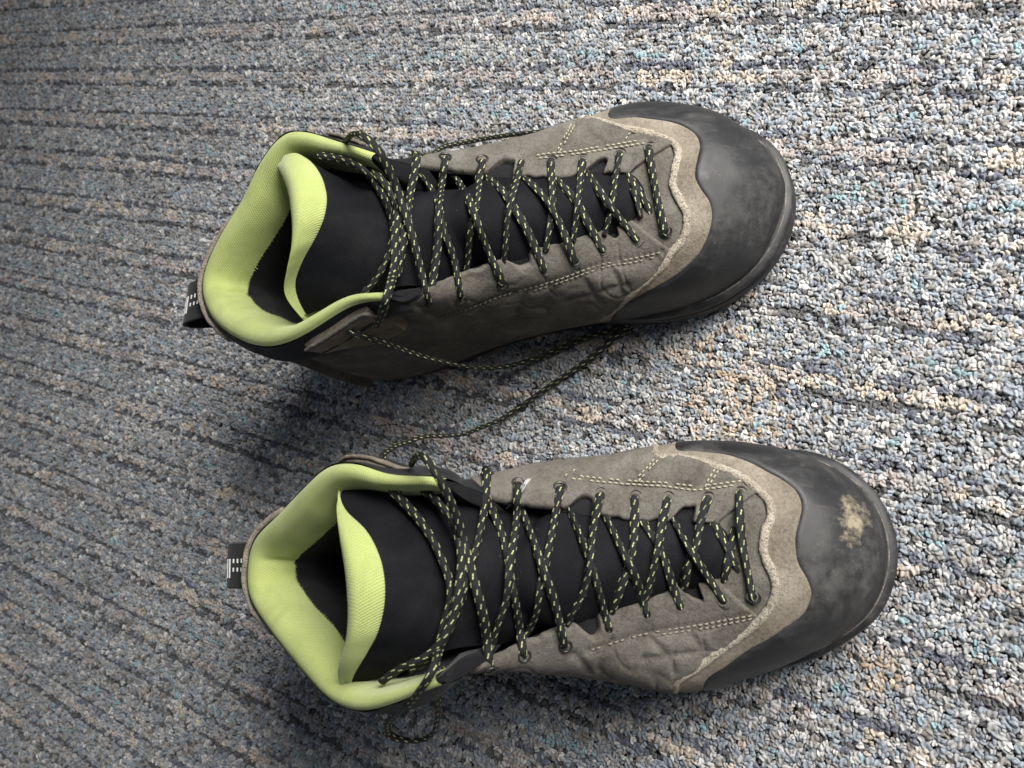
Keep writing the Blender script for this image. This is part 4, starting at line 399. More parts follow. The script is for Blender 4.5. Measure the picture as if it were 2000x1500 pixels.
# ================================================================= carpet
def build_carpet():
    X0, X1, Y0, Y1 = -1.25, 0.34, -0.60, 0.50
    g = mesh_obj('carpet', [(X0, Y0, -.0060), (X1, Y0, -.0060), (X1, Y1, -.0060), (X0, Y1, -.0060)], [(0, 1, 2, 3)],
                 plain('carpet_backing', (.06, .061, .064), .95), None, smooth=False)
    g['kind'] = 'structure'
    sx, sy = .0027, .0025
    nx = int((X1-X0)/sx); ny = int((Y1-Y0)/sy)
    ii, jj = np.meshgrid(np.arange(nx), np.arange(ny), indexing='ij')
    x = X0 + (ii + .5*(jj % 2))*sx; y = Y0 + jj*sy
    n = x.size; x = x.ravel() + RNG.normal(0, .00032, n); y = y.ravel() + RNG.normal(0, .00026, n)
    jj = jj.ravel(); ii = ii.ravel()
    # yarn colours: cross-wise stripes 39 mm apart, broken up in clusters
    period = .0388; ph = ((y - .2405)/period) % 1.0
    def lowf(sx_, sy_, seed):
        gx = np.linspace(X0-.1, X1+.1, int((X1-X0+.2)/sx_)+2); gy = np.linspace(Y0-.1, Y1+.1, int((Y1-Y0+.2)/sy_)+2)
        r = np.random.default_rng(seed).random((len(gx), len(gy)))
        fx = (x-gx[0])/(gx[1]-gx[0]); fy = (y-gy[0])/(gy[1]-gy[0]); a = fx.astype(int); b = fy.astype(int); fx = fx-a; fy = fy-b
        fx = fx*fx*(3-2*fx); fy = fy*fy*(3-2*fy)
        return (r[a, b]*(1-fx)+r[a+1, b]*fx)*(1-fy) + (r[a, b+1]*(1-fx)+r[a+1, b+1]*fx)*fy
    n1 = lowf(.011, .008, 1); n2 = lowf(.016, .010, 2); n3 = lowf(.007, .0055, 3); n4 = lowf(.010, .006, 4); n5 = lowf(.03, .02, 5)
    pal = {'slate': (.220, .256, .294), 'grey': (.345, .342, .335), 'pale': (.54, .53, .51), 'tan': (.48, .40, .315), 'rose': (.38, .325, .295),
           'navy': (.058, .068, .105), 'coal': (.040, .040, .042), 'teal': (.22, .345, .375), 'olive': (.34, .25, .165), 'taupe': (.20, .18, .155)}
    names = list(pal); K = np.array([pal[k] for k in names]); ix = {k: i for i, k in enumerate(names)}
    c = np.full(n, ix['grey']); r = RNG.random(n)
    c = np.where(r < .36, ix['slate'], c); c = np.where((r > .36) & (r < .50), ix['taupe'], c); c = np.where(r > .88, ix['pale'], c)
    band = lambda a, b: (ph > a) & (ph < b)
    r2 = RNG.random(n)
    tanz = np.exp(-(((ph+.5) % 1 - .5)/.12)**2)
    isT = (tanz*.72 + (n1-.5)*1.35) > .54
    rgt = np.clip((x+.55)/.35, 0, 1)
    c = np.where(isT & (r2 < .50+.14*rgt), np.where(n5 > .5, ix['tan'], ix['rose']), c)
    c = np.where(isT & (r2 > .93), ix['pale'], c)
    lft = np.clip((-x-.25)/.35, 0, 1)
    nav = np.exp(-((ph-.18)/.055)**2)*(.8+.35*lft) + np.exp(-((ph-.81)/.05)**2)*(.8+.35*lft)
    isN = (nav*.75 + (n2-.5)*1.1) > .55
    c = np.where(isN & (r2 < .55+.25*rgt), ix['navy'], c)
    cl = np.exp(-((ph-.86)/.06)**2)
    isC = (cl*.8 + (n4-.5)*1.2) > .55
    c = np.where(isC & (r2 < .72), ix['coal'], c)
    tl = (np.exp(-((ph-.42)/.14)**2)*.5 + (n3-.5)*1.25) > .74
    c = np.where(tl & (r2 < .55), ix['teal'], c)
    for (sx0, sy0, rx_, ry_) in ((-.130, .030, .026, .028), (-.142, .052, .014, .014), (-.034, -.079, .013, .012)):      # ochre stains
        st_ = np.exp(-((x-sx0)/rx_)**2-((y-sy0)/ry_)**2)
        c = np.where((st_*1.1 + (n3-.5)*1.0 > .66) & (r2 < .5), np.where(r < .4, ix['tan'], ix['olive']), c)
    dots = ((np.abs(ph-.38) < .032) | (np.abs(ph-.60) < .032)) & ((ii + (ph > .5)*3) % 6 < 2); c = np.where(dots & (RNG.random(n) < .30+.42*lft), ix['coal'], c)
    l1_ = np.abs(ph-.185) < .036; l2_ = np.abs(ph-.81) < .034; c = np.where(l1_ & (RNG.random(n) < .25+.50*lft), ix['coal'], c); c = np.where(l2_ & (RNG.random(n) < .20+.38*lft), ix['coal'], c)
    c = np.where(RNG.random(n) < .035, ix['coal'], c); c = np.where(RNG.random(n) < .003, ix['teal'], c)
    col = K[c]*(1 + RNG.normal(0, .17, n))[:, None]*(.90+.22*n5)[:, None]; col = np.clip(col, .01, .85)
    z = -.0028 + RNG.normal(0, .00042, n) + (lowf(.02, .02, 8)-.5)*.0010
    z = np.where(c == ix['coal'], z-.0010, z)
    # pile pressed down under the soles
    me = bpy.data.meshes.new('carpet_pile'); me.vertices.add(n)
    me.vertices.foreach_set('co', np.c_[x, y, z].astype(np.float32).ravel())
    a = me.attributes.new('yarn', 'FLOAT_COLOR', 'POINT'); a.data.foreach_set('color', np.c_[col, np.ones(n)].astype(np.float32).ravel())
    s = me.attributes.new('size', 'FLOAT_VECTOR', 'POINT')
    k = .96*np.clip(1+RNG.normal(0, .14, n), .65, 1.35)
    s.data.foreach_set('vector', (np.c_[.00178*k*(1+RNG.normal(0, .16, n)), .00146*k*(1+RNG.normal(0, .12, n)), .0019*k]).astype(np.float32).ravel())
    rr = me.attributes.new('turn', 'FLOAT_VECTOR', 'POINT')
    rr.data.foreach_set('vector', np.c_[RNG.normal(0, .5, n), RNG.normal(0, .42, n), RNG.normal(1.0, .85, n)].astype(np.float32).ravel())
    o = bpy.data.objects.new('carpet_pile', me); COL.objects.link(o); o.parent = g; o['kind'] = 'stuff'
    t = NT('carpet_yarn')
    at = t.n('ShaderNodeAttribute', attribute_type='INSTANCER', attribute_name='yarn')
    ob = t.obj(); f = t.noise(ob, 2.6, 4, .7, 1.2)
    mp = t.n('ShaderNodeMapping', i={'Vector': ob, 'Rotation': (0.3, .2, .5), 'Scale': (1, 4.5, 2.0)})
    spx = t.n('ShaderNodeSeparateXYZ'); t.t.links.new(ob, spx.inputs[0])
    ply = t.math('SINE', t.math('ADD', t.math('MULTIPLY', t.math('ARCTAN2', spx.outputs[2], spx.outputs[1]), 2.0), t.math('MULTIPLY', spx.outputs[0], 4.0)))
    fib = t.noise(mp.outputs[0], 3.5, 4, .7)
    tw = t.math('ADD', t.math('MULTIPLY', ply, .28), fib)
    cc = t.mix(t.ramp(tw, [(.3, .45), (.6, 0.0)]), at.outputs['Color'], (.05, .05, .055), 'MULTIPLY')
    cc = t.mix(t.ramp(f, [(.52, 0.0), (.72, .32)]), cc, (.75, .74, .72))
    t.p(Base_Color=cc, Roughness=.78); t.b.inputs['Specular IOR Level'].default_value = .3
    t.b.inputs['Sheen Weight'].default_value = .3
    t.bump(t.math('ADD', tw, t.math('MULTIPLY', f, .5)), .9, .0007)
    me.materials.append(t.m)
    ng = bpy.data.node_groups.new('carpet_pile_loops', 'GeometryNodeTree')
    ng.interface.new_socket('Geometry', in_out='INPUT', socket_type='NodeSocketGeometry'); ng.interface.new_socket('Geometry', in_out='OUTPUT', socket_type='NodeSocketGeometry')
    N = ng.nodes.new; Lk = ng.links.new
    gi = N('NodeGroupInput'); go = N('NodeGroupOutput')
    ico = N('GeometryNodeMeshIcoSphere'); ico.inputs['Radius'].default_value = 1.0; ico.inputs['Subdivisions'].default_value = 4
    nz = N('ShaderNodeTexNoise'); nz.inputs['Scale'].default_value = 1.5; nz.inputs['Detail'].default_value = 2
    sub = N('ShaderNodeVectorMath'); sub.operation = 'SUBTRACT'; sub.inputs[1].default_value = (.5, .5, .5)
    scl = N('ShaderNodeVectorMath'); scl.operation = 'SCALE'; scl.inputs['Scale'].default_value = .55
    sp = N('GeometryNodeSetPosition'); sm = N('GeometryNodeSetShadeSmooth'); mt = N('GeometryNodeSetMaterial'); mt.inputs['Material'].default_value = t.m
    Lk(nz.outputs['Color'], sub.inputs[0]); Lk(sub.outputs[0], scl.inputs[0]); Lk(scl.outputs[0], sp.inputs['Offset'])
    
    # two plies twisted round each other along the loop
    pos = N('GeometryNodeInputPosition'); sx3 = N('ShaderNodeSeparateXYZ'); Lk(pos.outputs[0], sx3.inputs[0])
    def mth(op, a, b=None):
        q = N('ShaderNodeMath'); q.operation = op
        for k_, v_ in enumerate((a, b)):
            if v_ is None: continue
            if isinstance(v_, (int, float)): q.inputs[k_].default_value = v_
            else: Lk(v_, q.inputs[k_])
        return q.outputs[0]
    ang = mth('ARCTAN2', sx3.outputs[2], sx3.outputs[1])
    wv = mth('MULTIPLY', mth('SINE', mth('ADD', mth('MULTIPLY', ang, 2.0), mth('MULTIPLY', sx3.outputs[0], 4.0))), .17)
    nrmN = N('GeometryNodeInputNormal'); v2 = N('ShaderNodeVectorMath'); v2.operation = 'SCALE'; Lk(nrmN.outputs[0], v2.inputs[0]); Lk(wv, v2.inputs['Scale'])
    sp0 = N('GeometryNodeSetPosition'); Lk(ico.outputs[0], sp0.inputs[0]); Lk(v2.outputs[0], sp0.inputs['Offset'])
    Lk(sp0.outputs[0], sp.inputs[0]); Lk(sp.outputs[0], sm.inputs[0]); Lk(sm.outputs[0], mt.inputs[0])
    m2p = N('GeometryNodeMeshToPoints'); iop = N('GeometryNodeInstanceOnPoints')
    def named(nm):
        q = N('GeometryNodeInputNamedAttribute'); q.data_type = 'FLOAT_VECTOR'; q.inputs['Name'].default_value = nm; return q.outputs['Attribute']
    e2r = N('FunctionNodeEulerToRotation'); Lk(named('turn'), e2r.inputs[0])
    Lk(gi.outputs[0], m2p.inputs[0]); Lk(m2p.outputs[0], iop.inputs['Points']); Lk(mt.outputs[0], iop.inputs['Instance'])
    Lk(e2r.outputs[0], iop.inputs['Rotation']); Lk(named('size'), iop.inputs['Scale']); Lk(iop.outputs[0], go.inputs[0])
    md = o.modifiers.new('loops', 'NODES'); md.node_group = ng
    return g
build_carpet()

# ================================================================= boots
def build_boot(key, label):
    D = DATA[key]; S = Surf(D['U'], D['CP'])
    root = thing('hiking_boot', label, 'boot', 'pair of hiking boots on the carpet', (D['origin'][0], D['origin'][1], 0), math.radians(D['angle']))
    cap = np.array(D['cap']); trim = np.array(D['trim'])
    vcap = lambda u: np.where((u < cap[0, 0]) | (u > cap[-1, 0]), 0, np.clip(hermite(cap[:, 0], cap[:, 1], np.clip(u, cap[0, 0], cap[-1, 0]))[..., 0], 0, 1))
    vtrim = lambda u: np.where((u < trim[0, 0]) | (u > trim[-1, 0]), 0, np.clip(hermite(trim[:, 0], trim[:, 1], np.clip(u, trim[0, 0], trim[-1, 0]))[..., 0], 0, 1))

    def piece(name, mat, u0, u1, lo, hi, t, r=.0016, nu=160, nv=46, parent=root, wr=0.0, wscale=60, round_v=(True, True), round_u=True, label=None, sink=.0012, hump=None, closed=False):
        u = np.linspace(u0, u1, nu+1)[:-1] if closed else np.linspace(u0, u1, nu)
        sv = np.r_[0, (1-np.cos(np.linspace(0, np.pi, nv)))/2*.5 + np.linspace(0, 1, nv)*.5, 1]
        L0, H0 = lo(u), hi(u)
        UU = np.repeat(u[:, None], len(sv), 1); VV = L0[:, None] + (H0-L0)[:, None]*sv[None]
        P = S.P(UU, VV); Nn = S.N(UU, VV)
        dv = np.r_['1', np.zeros((len(u), 1)), np.cumsum(np.linalg.norm(np.diff(P, axis=1), axis=2), axis=1)]
        tot = dv[:, -1:]
        d = np.full(P.shape[:2], 1.0)
        if round_v[0]: d = np.minimum(d, dv)
        if round_v[1]: d = np.minimum(d, tot-dv)
        du = np.r_['0', np.zeros((1, len(sv))), np.cumsum(np.linalg.norm(np.diff(P, axis=0), axis=2), axis=0)]
        if round_u and not closed: d = np.minimum(d, np.minimum(du, du[-1:]-du))
        k = np.clip(d/r, 0, 1); off = t*np.sqrt(np.maximum(1-(1-k)**2, 0))
        if wr: off = off + fbm(P, wscale, wr, 3.1 + len(name))*np.clip(d/.004, 0, 1)
        if hump is not None: off = off + hump(UU, VV, P)
        off[:, 0] = -sink if round_v[0] else off[:, 0]; off[:, -1] = -sink if round_v[1] else off[:, -1]
        if round_u and not closed: off[0] = -sink; off[-1] = -sink
        Q = P + Nn*off[..., None]
        uv = np.stack([du, dv], -1)
        return mesh_obj(name, Q.reshape(-1, 3), grid_faces(len(u), len(sv), closed), mat, parent, uv.reshape(-1, 2), label=label)

    # ---- sole: outsole with stepped rim, heel and forefoot bearing on the pile
    out = resample(np.r_[np.array(D['sole']), np.array(D['sole'])[:1]], 181)[:-1]
    tg = np.roll(out, -1, 0) - np.roll(out, 1, 0); tg /= np.linalg.norm(tg, axis=1)[:, None]; nr = np.c_[tg[:, 1], -tg[:, 0]]
    toe = np.clip((out[:, 0]-.22)/.07, 0, 1)**2*.003
    prof = [(-.010, .0005), (-.0035, .0005), (-.0008, .002), (.0008, .006), (.0012, .0125), (.0006, .0145), (-.0008, .0153), (-.0006, .0163), (.0012, .0172), (.0020, .0205), (.0012, .0232), (-.0012, .0240), (-.0040, .0242), (-.010, .0238)]
    V = []
    for o_, z_ in prof:
        wob = fbm(np.c_[out, np.full(len(out), z_)], 70, .0004)
        bk_ = np.clip((.215-out[:, 0])/.05, 0, 1); hz = 1 - .42*bk_
        zz = z_*hz + toe*(1 - .25*(z_/.024)) - (0.002*np.exp(-((out[:, 0]-.115)/.02)**2)*0)
        zz = zz - np.clip((out[:, 0]-.20)/.06, 0, 1)*(z_/.024)*.004
        V.append(np.c_[out + nr*(o_ + wob - .0045*bk_)[:, None], zz])
    V = np.stack(V, 1); n = len(out); m = len(prof)
    F = grid_faces(n, m, True); F.append(tuple(range(0, n*m, m))); F.append(tuple(range((n-1)*m+m-1, -1, -m)))
    sole = mesh_obj('sole', V.reshape(-1, 3), F, M_SOLE, root, label='black rubber sole with a dusty rim line')
    # pale dust line caught in the groove above the sole rim at the toe
    sel = np.where(out[:, 0] > .205)[0]; sel = sel[np.argsort((sel - sel[0]) if sel[-1]-sel[0] < len(sel)+2 else sel)]
    ln = np.c_[out[sel] - nr[sel]*.0012, .0236 + toe[sel]*.75 - np.clip((out[sel, 0]-.20)/.06, 0, 1)*.004]
    v, f, uvq = tube(ln, .00055*(1+fbm(ln, 120, .5)), .0005, 6); mesh_obj('welt_line', v, f, M_GROOVE, sole, uvq)
    # tread lugs under the sole
    for k, (lx, ly) in enumerate([(x_, y_) for x_ in np.arange(.02, .275, .024) for y_ in (-.024, -.004, .016)]):
        if .098 < lx < .13: continue
        cy = ly - .004
        w, h = .0075, .0085
        bx = [(lx-h, cy-w), (lx+h, cy-w+.002), (lx+h, cy+w), (lx-h, cy+w-.002)]
        tz = max(0, (lx-.22)/.07)**2*.003
        vv = [(a, b, .0012+tz) for a, b in bx] + [(a, b, -.0022+tz) for a, b in bx]
        mesh_obj('lug', vv, [(0, 1, 5, 4), (1, 2, 6, 5), (2, 3, 7, 6), (3, 0, 4, 7), (7, 6, 5, 4)], M_SOLE, sole, smooth=False)

    # ---- upper
    piece('inner_shell', M_INNER, 0, 20, lambda u: 0*u, lambda u: 0*u+1, -.0012, nu=240, nv=24, closed=True, round_v=(False, False))
    piece('toe_cap', M_RUBBER[key], cap[0, 0], cap[-1, 0], lambda u: 0*u, lambda u: vcap(u)+.004, .0022, .0028, 220, 44, wr=.0003, round_v=(False, True), round_u=False,
          label='black rubber toe cap with dust and scuffs' if key == 'A' else 'black rubber toe cap with a pale mud smear')
    tr = piece('toe_trim', M_SUEDE_LIGHT, trim[0, 0], trim[-1, 0], lambda u: np.maximum(vcap(u)-.012, 0), lambda u: np.maximum(vtrim(u), vcap(u)+.006), .0018, .0016, 240, 26, wr=.0004, wscale=90, label='pale suede strip edging the toe cap')
    ut = np.linspace(trim[0, 0]+.35, trim[-1, 0]-.35, 260); vt = np.maximum(vtrim(ut)-.006, 0)
    E = S.P(ut, vt) + S.N(ut, vt)*.0013
    E = E + np.c_[fbm(E, 260, .00025), fbm(E, 260, .00025, 5), fbm(E, 500, .0003, 9)]
    v, f, uvq = tube(E, .0020*(1+fbm(E, 330, .18)), .0014, 8, S.N(ut, vt)); mesh_obj('folded_edge', v, f, M_SUEDE_EDGE, tr, uvq, label='raw frayed edge of the suede strip')
    # frayed fibres along that edge
    FV, FF = [], []
    for k in range(700):
        q = RNG.integers(0, len(ut)); b0 = E[q] + RNG.normal(0, .0008, 3); nn = S.N(ut[q], vt[q])
        dr = nn*RNG.uniform(.3, 1) + RNG.normal(0, .8, 3); dr /= np.linalg.norm(dr); ln_ = RNG.uniform(.0008, .0026); sd = np.cross(dr, RNG.normal(0, 1, 3)); sd /= np.linalg.norm(sd)
        i0 = len(FV); FV += [b0+sd*.00013, b0-sd*.00013, b0+dr*ln_]; FF.append((i0, i0+1, i0+2))
    fr = mesh_obj('frayed_fibres', FV, FF, M_SUEDE_EDGE, tr); fr['kind'] = 'stuff'

    vamp = piece('vamp', M_SUEDE, 7.85, 12.15, lambda u: vtrim(u)-.01, lambda u: 0*u+1, .0006, .0012, 70, 26, wr=.0003)

    # quilting grooves and creases, pressed into the quarters
    creases = []
    for nm, q in D['seams'].items():
        q = np.array(q); P = S.P(q[:, 0], q[:, 1]); creases.append(P)
    CR = np.concatenate([resample(c_, 40) for c_ in creases])
    def groove(UU, VV, P):
        sh = P.shape[:2]; p = P.reshape(-1, 3); best = np.full(len(p), 1e9)
        for a in range(0, len(CR), 200):
            dd = ((p[:, None, :]-CR[None, a:a+200])**2).sum(2).min(1); best = np.minimum(best, dd)
        d = np.sqrt(best).reshape(sh)
        puff = np.clip(d/.010, 0, 1)
        rg_ = np.array([1-min(1, abs(noise.noise(Vector((a_[0]*95+7, a_[1]*40, a_[2]*55))))*5.5) for a_ in p]).reshape(sh)
        flex = np.clip((UU % 20 > 3.6)*(UU % 20 < 7)*1.0 + (UU % 20 > 13.2)*(UU % 20 < 16.2)*1.0, 0, 1)
        return -.0008*np.exp(-(d/.0018)**2) + .0013*puff*np.clip(1-d/.035, 0, 1) - .0006*rg_**2*flex*np.clip(VV*3, 0, 1)*np.clip((1-VV)*4, 0, 1)
    nts = D['notch']
    def hi_fac(u):
        h = 0*u + 1.0
        for c0 in nts: h = h - .10*np.exp(-(np.abs(u-c0)/.16)**4)
        h = h + .008*np.sin(u*9.1) + .006*np.sin(u*23.7+1)
        return np.clip(h, 0, 1)
    # top of the suede at the rear, where the black collar starts
    VC_U = [-4.2, -3.78, -3.5, -3.3, -2.8, -2.2, -1.5, -1.05, -.8, 0, .8, 1.05, 1.5, 1.84, 2.18, 2.35, 2.5, 2.64, 2.88, 3.2, 3.56, 3.78, 4.2]
    VC_V = [1.0, 1.0, .80, .66, .62, .66, .66, .72, .86, .90, .86, .72, .66, .655, .68, .70, .72, .76, .82, .85, .90, 1.0, 1.0]
    def hi_q(u):
        uu = np.where(u > 10, u-20, u)
        a = np.interp(uu, VC_U, VC_V)
        return np.where(np.abs(uu) < 4.1, np.minimum(a, hi_fac(u)), hi_fac(u))
    quarters = {}
    for side, (a, b_) in (('low', (.55, 8.0)), ('top', (12.0, 19.45))):
        q = piece('quarter', M_SUEDE, a, b_, lambda u: np.maximum(vtrim(u)-.012, 0), hi_q, .0019, .0017, 300, 84, wr=.0007, wscale=55, hump=groove, round_v=(True, True))
        quarters[side] = q
    # heel counter and black collar
    piece('heel_counter', M_SUEDE, -1.35, 1.35, lambda u: 0*u, lambda u: .94+.045*np.cos(np.clip(u, -1.2, 1.2)*1.3), .0072, .0022, 90, 50, wr=.0004, label='suede heel panel with a pale worn top edge')
    uu = np.linspace(-.95, .95, 60); vv = .94+.045*np.cos(uu*1.3); e = S.P(uu, vv) + S.N(uu, vv)*.0062
    e = e + np.c_[fbm(e, 200, .0005), fbm(e, 200, .0005, 4), fbm(e, 200, .0004, 8)]
    v, f, uvq = tube(e, .0018, .0017, 8, S.N(uu, vv)); mesh_obj('heel_edge', v, f, M_SUEDE_EDGE, root, uvq, label='pale raw suede edge at the heel')
    piece('collar', M_COLLAR, -3.8, 3.8, lambda u: np.clip(hi_q(np.where(u < 0, u+20, u))-.08, .3, .93), lambda u: 0*u+1, .0014, .004, 200, 36, wr=.0004, hump=lambda U_, V_, P_: .0062*np.exp(-((V_-.87)/.085)**2)*np.clip((3.3-np.abs(U_))/.5, 0, 1), round_v=(True, False))

    # ---- collar lining (lime) rolling over the rim and down inside
    ul = np.linspace(-3.12, 3.12, 150); rim = S.P(ul, 0*ul+1); nrm = S.N(ul, 0*ul+.985)
    for _ in range(14): rim[1:-1] = .25*rim[:-2] + .5*rim[1:-1] + .25*rim[2:]
    rim = rim + nrm*.0016
    cen = np.array([.088, -.006])
    inw = np.c_[cen - rim[:, :2], np.zeros(len(ul))]; inw /= np.linalg.norm(inw, axis=1)[:, None]
    # inside normal from the rim tangent instead of plain centre near the front ends
    tgr = np.gradient(rim, axis=0); tgr[:, 2] = 0; tgr /= np.linalg.norm(tgr, axis=1)[:, None]; pr_ = np.c_[-tgr[:, 1], tgr[:, 0], 0*ul]
    sg = np.sign((pr_*inw).sum(1)); pr_ = pr_*np.where(sg == 0, 1, sg)[:, None]
    inw = inw*.45 + pr_*.55; inw /= np.linalg.norm(inw, axis=1)[:, None]
    for _ in range(22): inw[1:-1] = .25*inw[:-2] + .5*inw[1:-1] + .25*inw[2:]
    inw /= np.linalg.norm(inw, axis=1)[:, None]
    wl = 1-np.clip((np.abs(ul)-1.4)/1.5, 0, 1)         # 1 at the heel
    prof = [(0, 0, 0), (.0020, .0018, .0018), (.0048, .0022, .0022), (.0080, .0004, .0010), (.0105, -.0040, -.0040), (.0125, -.0100, -.0100), (.0138, -.0170, -.0180), (.0142, -.0250, -.0300), (.0132, -.0360, -.0420), (.0135, -.0500, -.0540), (.0160, -.066, -.070), (.020, -.085, -.088), (.026, -.096, -.098)]
    rows = []
    for k, (a, zb, zf) in enumerate(prof):
        sc = 1.15*wl + (.50 if k < 7 else .50+.20*(k-6))*(1-wl)
        zz = np.where(wl > .5, zb, zb*wl*2 + zf*(1-wl*2))
        rows.append(rim + inw*(a*sc)[:, None] + np.c_[0*ul, 0*ul, zz])
    G = np.stack(rows, 1)                                # (u, k, 3)
    fine = hermite(np.arange(len(prof)), G.transpose(1, 0, 2).reshape(len(prof), -1), np.linspace(0, len(prof)-1, 76)).reshape(76, len(ul), 3).transpose(1, 0, 2)
    fine = fine + inw[:, None, :]*fbm(fine, 42, .0014)[..., None]*np.linspace(0, 1, 76)[None, :, None]
    # a soft crease where the padding folds at the heel
    dk = np.exp(-((ul-(-.25 if key == 'B' else .35))/.10)**2)[:, None]*np.exp(-((np.linspace(0, 1, 76)-.42)/.13)**2)[None]
    fine = fine - inw[:, None, :]*(.0022*dk)[..., None]
    kl = int(76*.50)
    duv = np.r_['0', np.zeros((1, 76)), np.cumsum(np.linalg.norm(np.diff(fine, axis=0), axis=2), 0)]; dvv = np.r_['1', np.zeros((len(ul), 1)), np.cumsum(np.linalg.norm(np.diff(fine, axis=1), axis=2), 1)]
    # zig-zag stitched lower border
    A = fine[:, :kl].copy()
    uvA = np.stack([duv, dvv], -1)
    lining = mesh_obj('collar_lining', A.reshape(-1, 3), grid_faces(len(ul), kl, flip=True), M_LIME, root, uvA[:, :kl].reshape(-1, 2), label='lime green padded mesh collar lining')
    B_ = fine[:, kl-2:].copy() - inw[:, None, :]*.0004
    mesh_obj('heel_lining', B_.reshape(-1, 3), grid_faces(len(ul), 76-kl+2, flip=True), M_INNER, root, uvA[:, kl-2:].reshape(-1, 2), label='black mesh lining deep inside the heel')
    FV, FF = [], []
    for k in range(0, 500):
        q = RNG.integers(2, len(ul)-2); b0 = fine[q, kl-1] + inw[q]*.0003; dr = np.array([0, 0, -1.])*RNG.uniform(.4, 1) + inw[q]*.3 + RNG.normal(0, .35, 3); dr /= np.linalg.norm(dr)
        sd = np.cross(dr, inw[q]); sd /= np.linalg.norm(sd); ll = RNG.uniform(.0002, .0009); i0 = len(FV)
        FV += [b0+sd*.00018-dr*.001, b0-sd*.00018-dr*.001, b0+dr*ll]; FF.append((i0, i0+1, i0+2))
    fz = mesh_obj('overlock_fringe', FV, FF, M_LIME, lining); fz['kind'] = 'stuff'
    # footbed
    ins = out - nr*.010
    c0 = np.array([.13, -.004]); nI = len(ins)
    mesh_obj('insole', np.r_[np.c_[ins, np.full(nI, .032)], [[c0[0], c0[1], .030]]], [(i, (i+1) % nI, nI) for i in range(nI)], M_INNER, root)

    # ---- tongue
    T = np.array(D['tongue']); ns, nw = T.shape[:2]
    s = np.linspace(0, ns-1, 120); w = np.linspace(0, nw-1, 72)
    Gt = hermite(np.arange(ns), T.reshape(ns, -1), s).reshape(len(s), nw, 3)
    Gt = hermite(np.arange(nw), Gt.transpose(1, 0, 2).reshape(nw, -1), w).reshape(len(w), len(s), 3)
    d1 = np.gradient(Gt, axis=0); d2 = np.gradient(Gt, axis=1); nt = np.cross(d1, d2); nt /= np.linalg.norm(nt, axis=2)[..., None]
    if nt[..., 2].mean() < 0: nt = -nt
    ww = np.linspace(-1, 1, len(w))[:, None]
    # padded ribs across the tongue
    ribs = .0020*np.abs(np.sin(s*2.05+.2))[None]**.6*(1-ww**4)*np.clip((s-1.6)/.8, 0, 1)[None]
    Gt = Gt + nt*(ribs + fbm(Gt, 45, .0010))[..., None]
    # the upper corners of the tongue tuck down behind the collar
    cor = (np.abs(ww)**7)*np.clip(1-s/1.1, 0, 1)[None]**1.5
    Gt = Gt + np.stack([0*cor, -np.sign(ww)*.001*cor, -.009*cor], -1)
    dl = np.r_['1', np.zeros((len(w), 1)), np.cumsum(np.linalg.norm(np.diff(Gt, axis=1), axis=2), 1)]; dw = np.r_['0', np.zeros((1, len(s))), np.cumsum(np.linalg.norm(np.diff(Gt, axis=0), axis=2), 0)]
    tng = mesh_obj('tongue', Gt.reshape(-1, 3), grid_faces(len(w), len(s), flip=False), M_TONGUE, root, np.stack([dw, dl], -1).reshape(-1, 2), label='black padded tongue')
    # lime cushion over the top edge of the tongue and down its back
    lip = hermite(np.arange(nw), np.array(D['lip']), w); edge = Gt[:, 0]; cw = np.linspace(-1, 1, len(w)); lip = lip + np.c_[0*cw, -np.sign(cw)*.001*np.abs(cw)**7, -.009*np.abs(cw)**7]
    lip = lip + np.clip(np.linspace(-1, 1, len(w)), 0, 1)[:, None]**4*np.array([-.0042, 0, -.001]); thick = np.linalg.norm(lip-edge, axis=1)
    mid = (lip+edge)/2 + np.array([0, 0, 1.])*((.0016+.28*thick)*(1-np.abs(np.linspace(-1, 1, len(w)))**4))[:, None]
    bk = np.array([-1., 0, 0])
    r1 = lip + np.array([-.0012, 0, -.0045]); r2 = lip + np.array([-.0004, 0, -.016]); r3 = lip + np.array([.006, 0, -.040]); r4 = lip + np.array([.016, 0, -.075]); r4[:, 1] = r4[:, 1]*.75 - .001
    rows = np.stack([edge - np.array([0, 0, .0015]), edge + np.array([0, 0, .0008]), mid, lip, r1, r2, r3, r4])
    fi = hermite(np.array([0, .35, 1.2, 2.2, 2.7, 3.3, 4.2, 5.2]), rows.reshape(8, -1), np.linspace(0, 5.2, 64)).reshape(64, len(w), 3).transpose(1, 0, 2)
    du_ = np.r_['0', np.zeros((1, 64)), np.cumsum(np.linalg.norm(np.diff(fi, axis=0), axis=2), 0)]; dv_ = np.r_['1', np.zeros((len(w), 1)), np.cumsum(np.linalg.norm(np.diff(fi, axis=1), axis=2), 1)]
    mesh_obj('tongue_lining', fi.reshape(-1, 3), grid_faces(len(w), 64, flip=True), M_LIME, tng, np.stack([du_, dv_], -1).reshape(-1, 2), label='lime green lip folding over the tongue')

    # ---- black gussets between tongue and collar front
    for ua, ub in ((3.0, 3.9), (16.1, 17.0)):
        u = np.linspace(ua, ub, 30); p = S.P(u, 0*u+1)
        yin = np.where(p[:, 1:2] > -.004, -1., 1.)
        sn = np.sin(np.linspace(.25, math.pi-.1, 30)); r0 = p + S.N(u, 0*u+.99)*.0012*sn[:, None]; r1 = p + np.c_[0*u, yin[:, 0]*.0030*sn, .0004*sn-.0006]; r2 = p + np.c_[0*u, yin[:, 0]*.0065*sn, -.007*sn-.001]; r3 = p + np.c_[0*u-.003, yin[:, 0]*.008, 0*u-.024]
        g = hermite(np.arange(4), np.stack([r0, r1, r2, r3]).reshape(4, -1), np.linspace(0, 3, 14)).reshape(14, 30, 3).transpose(1, 0, 2)
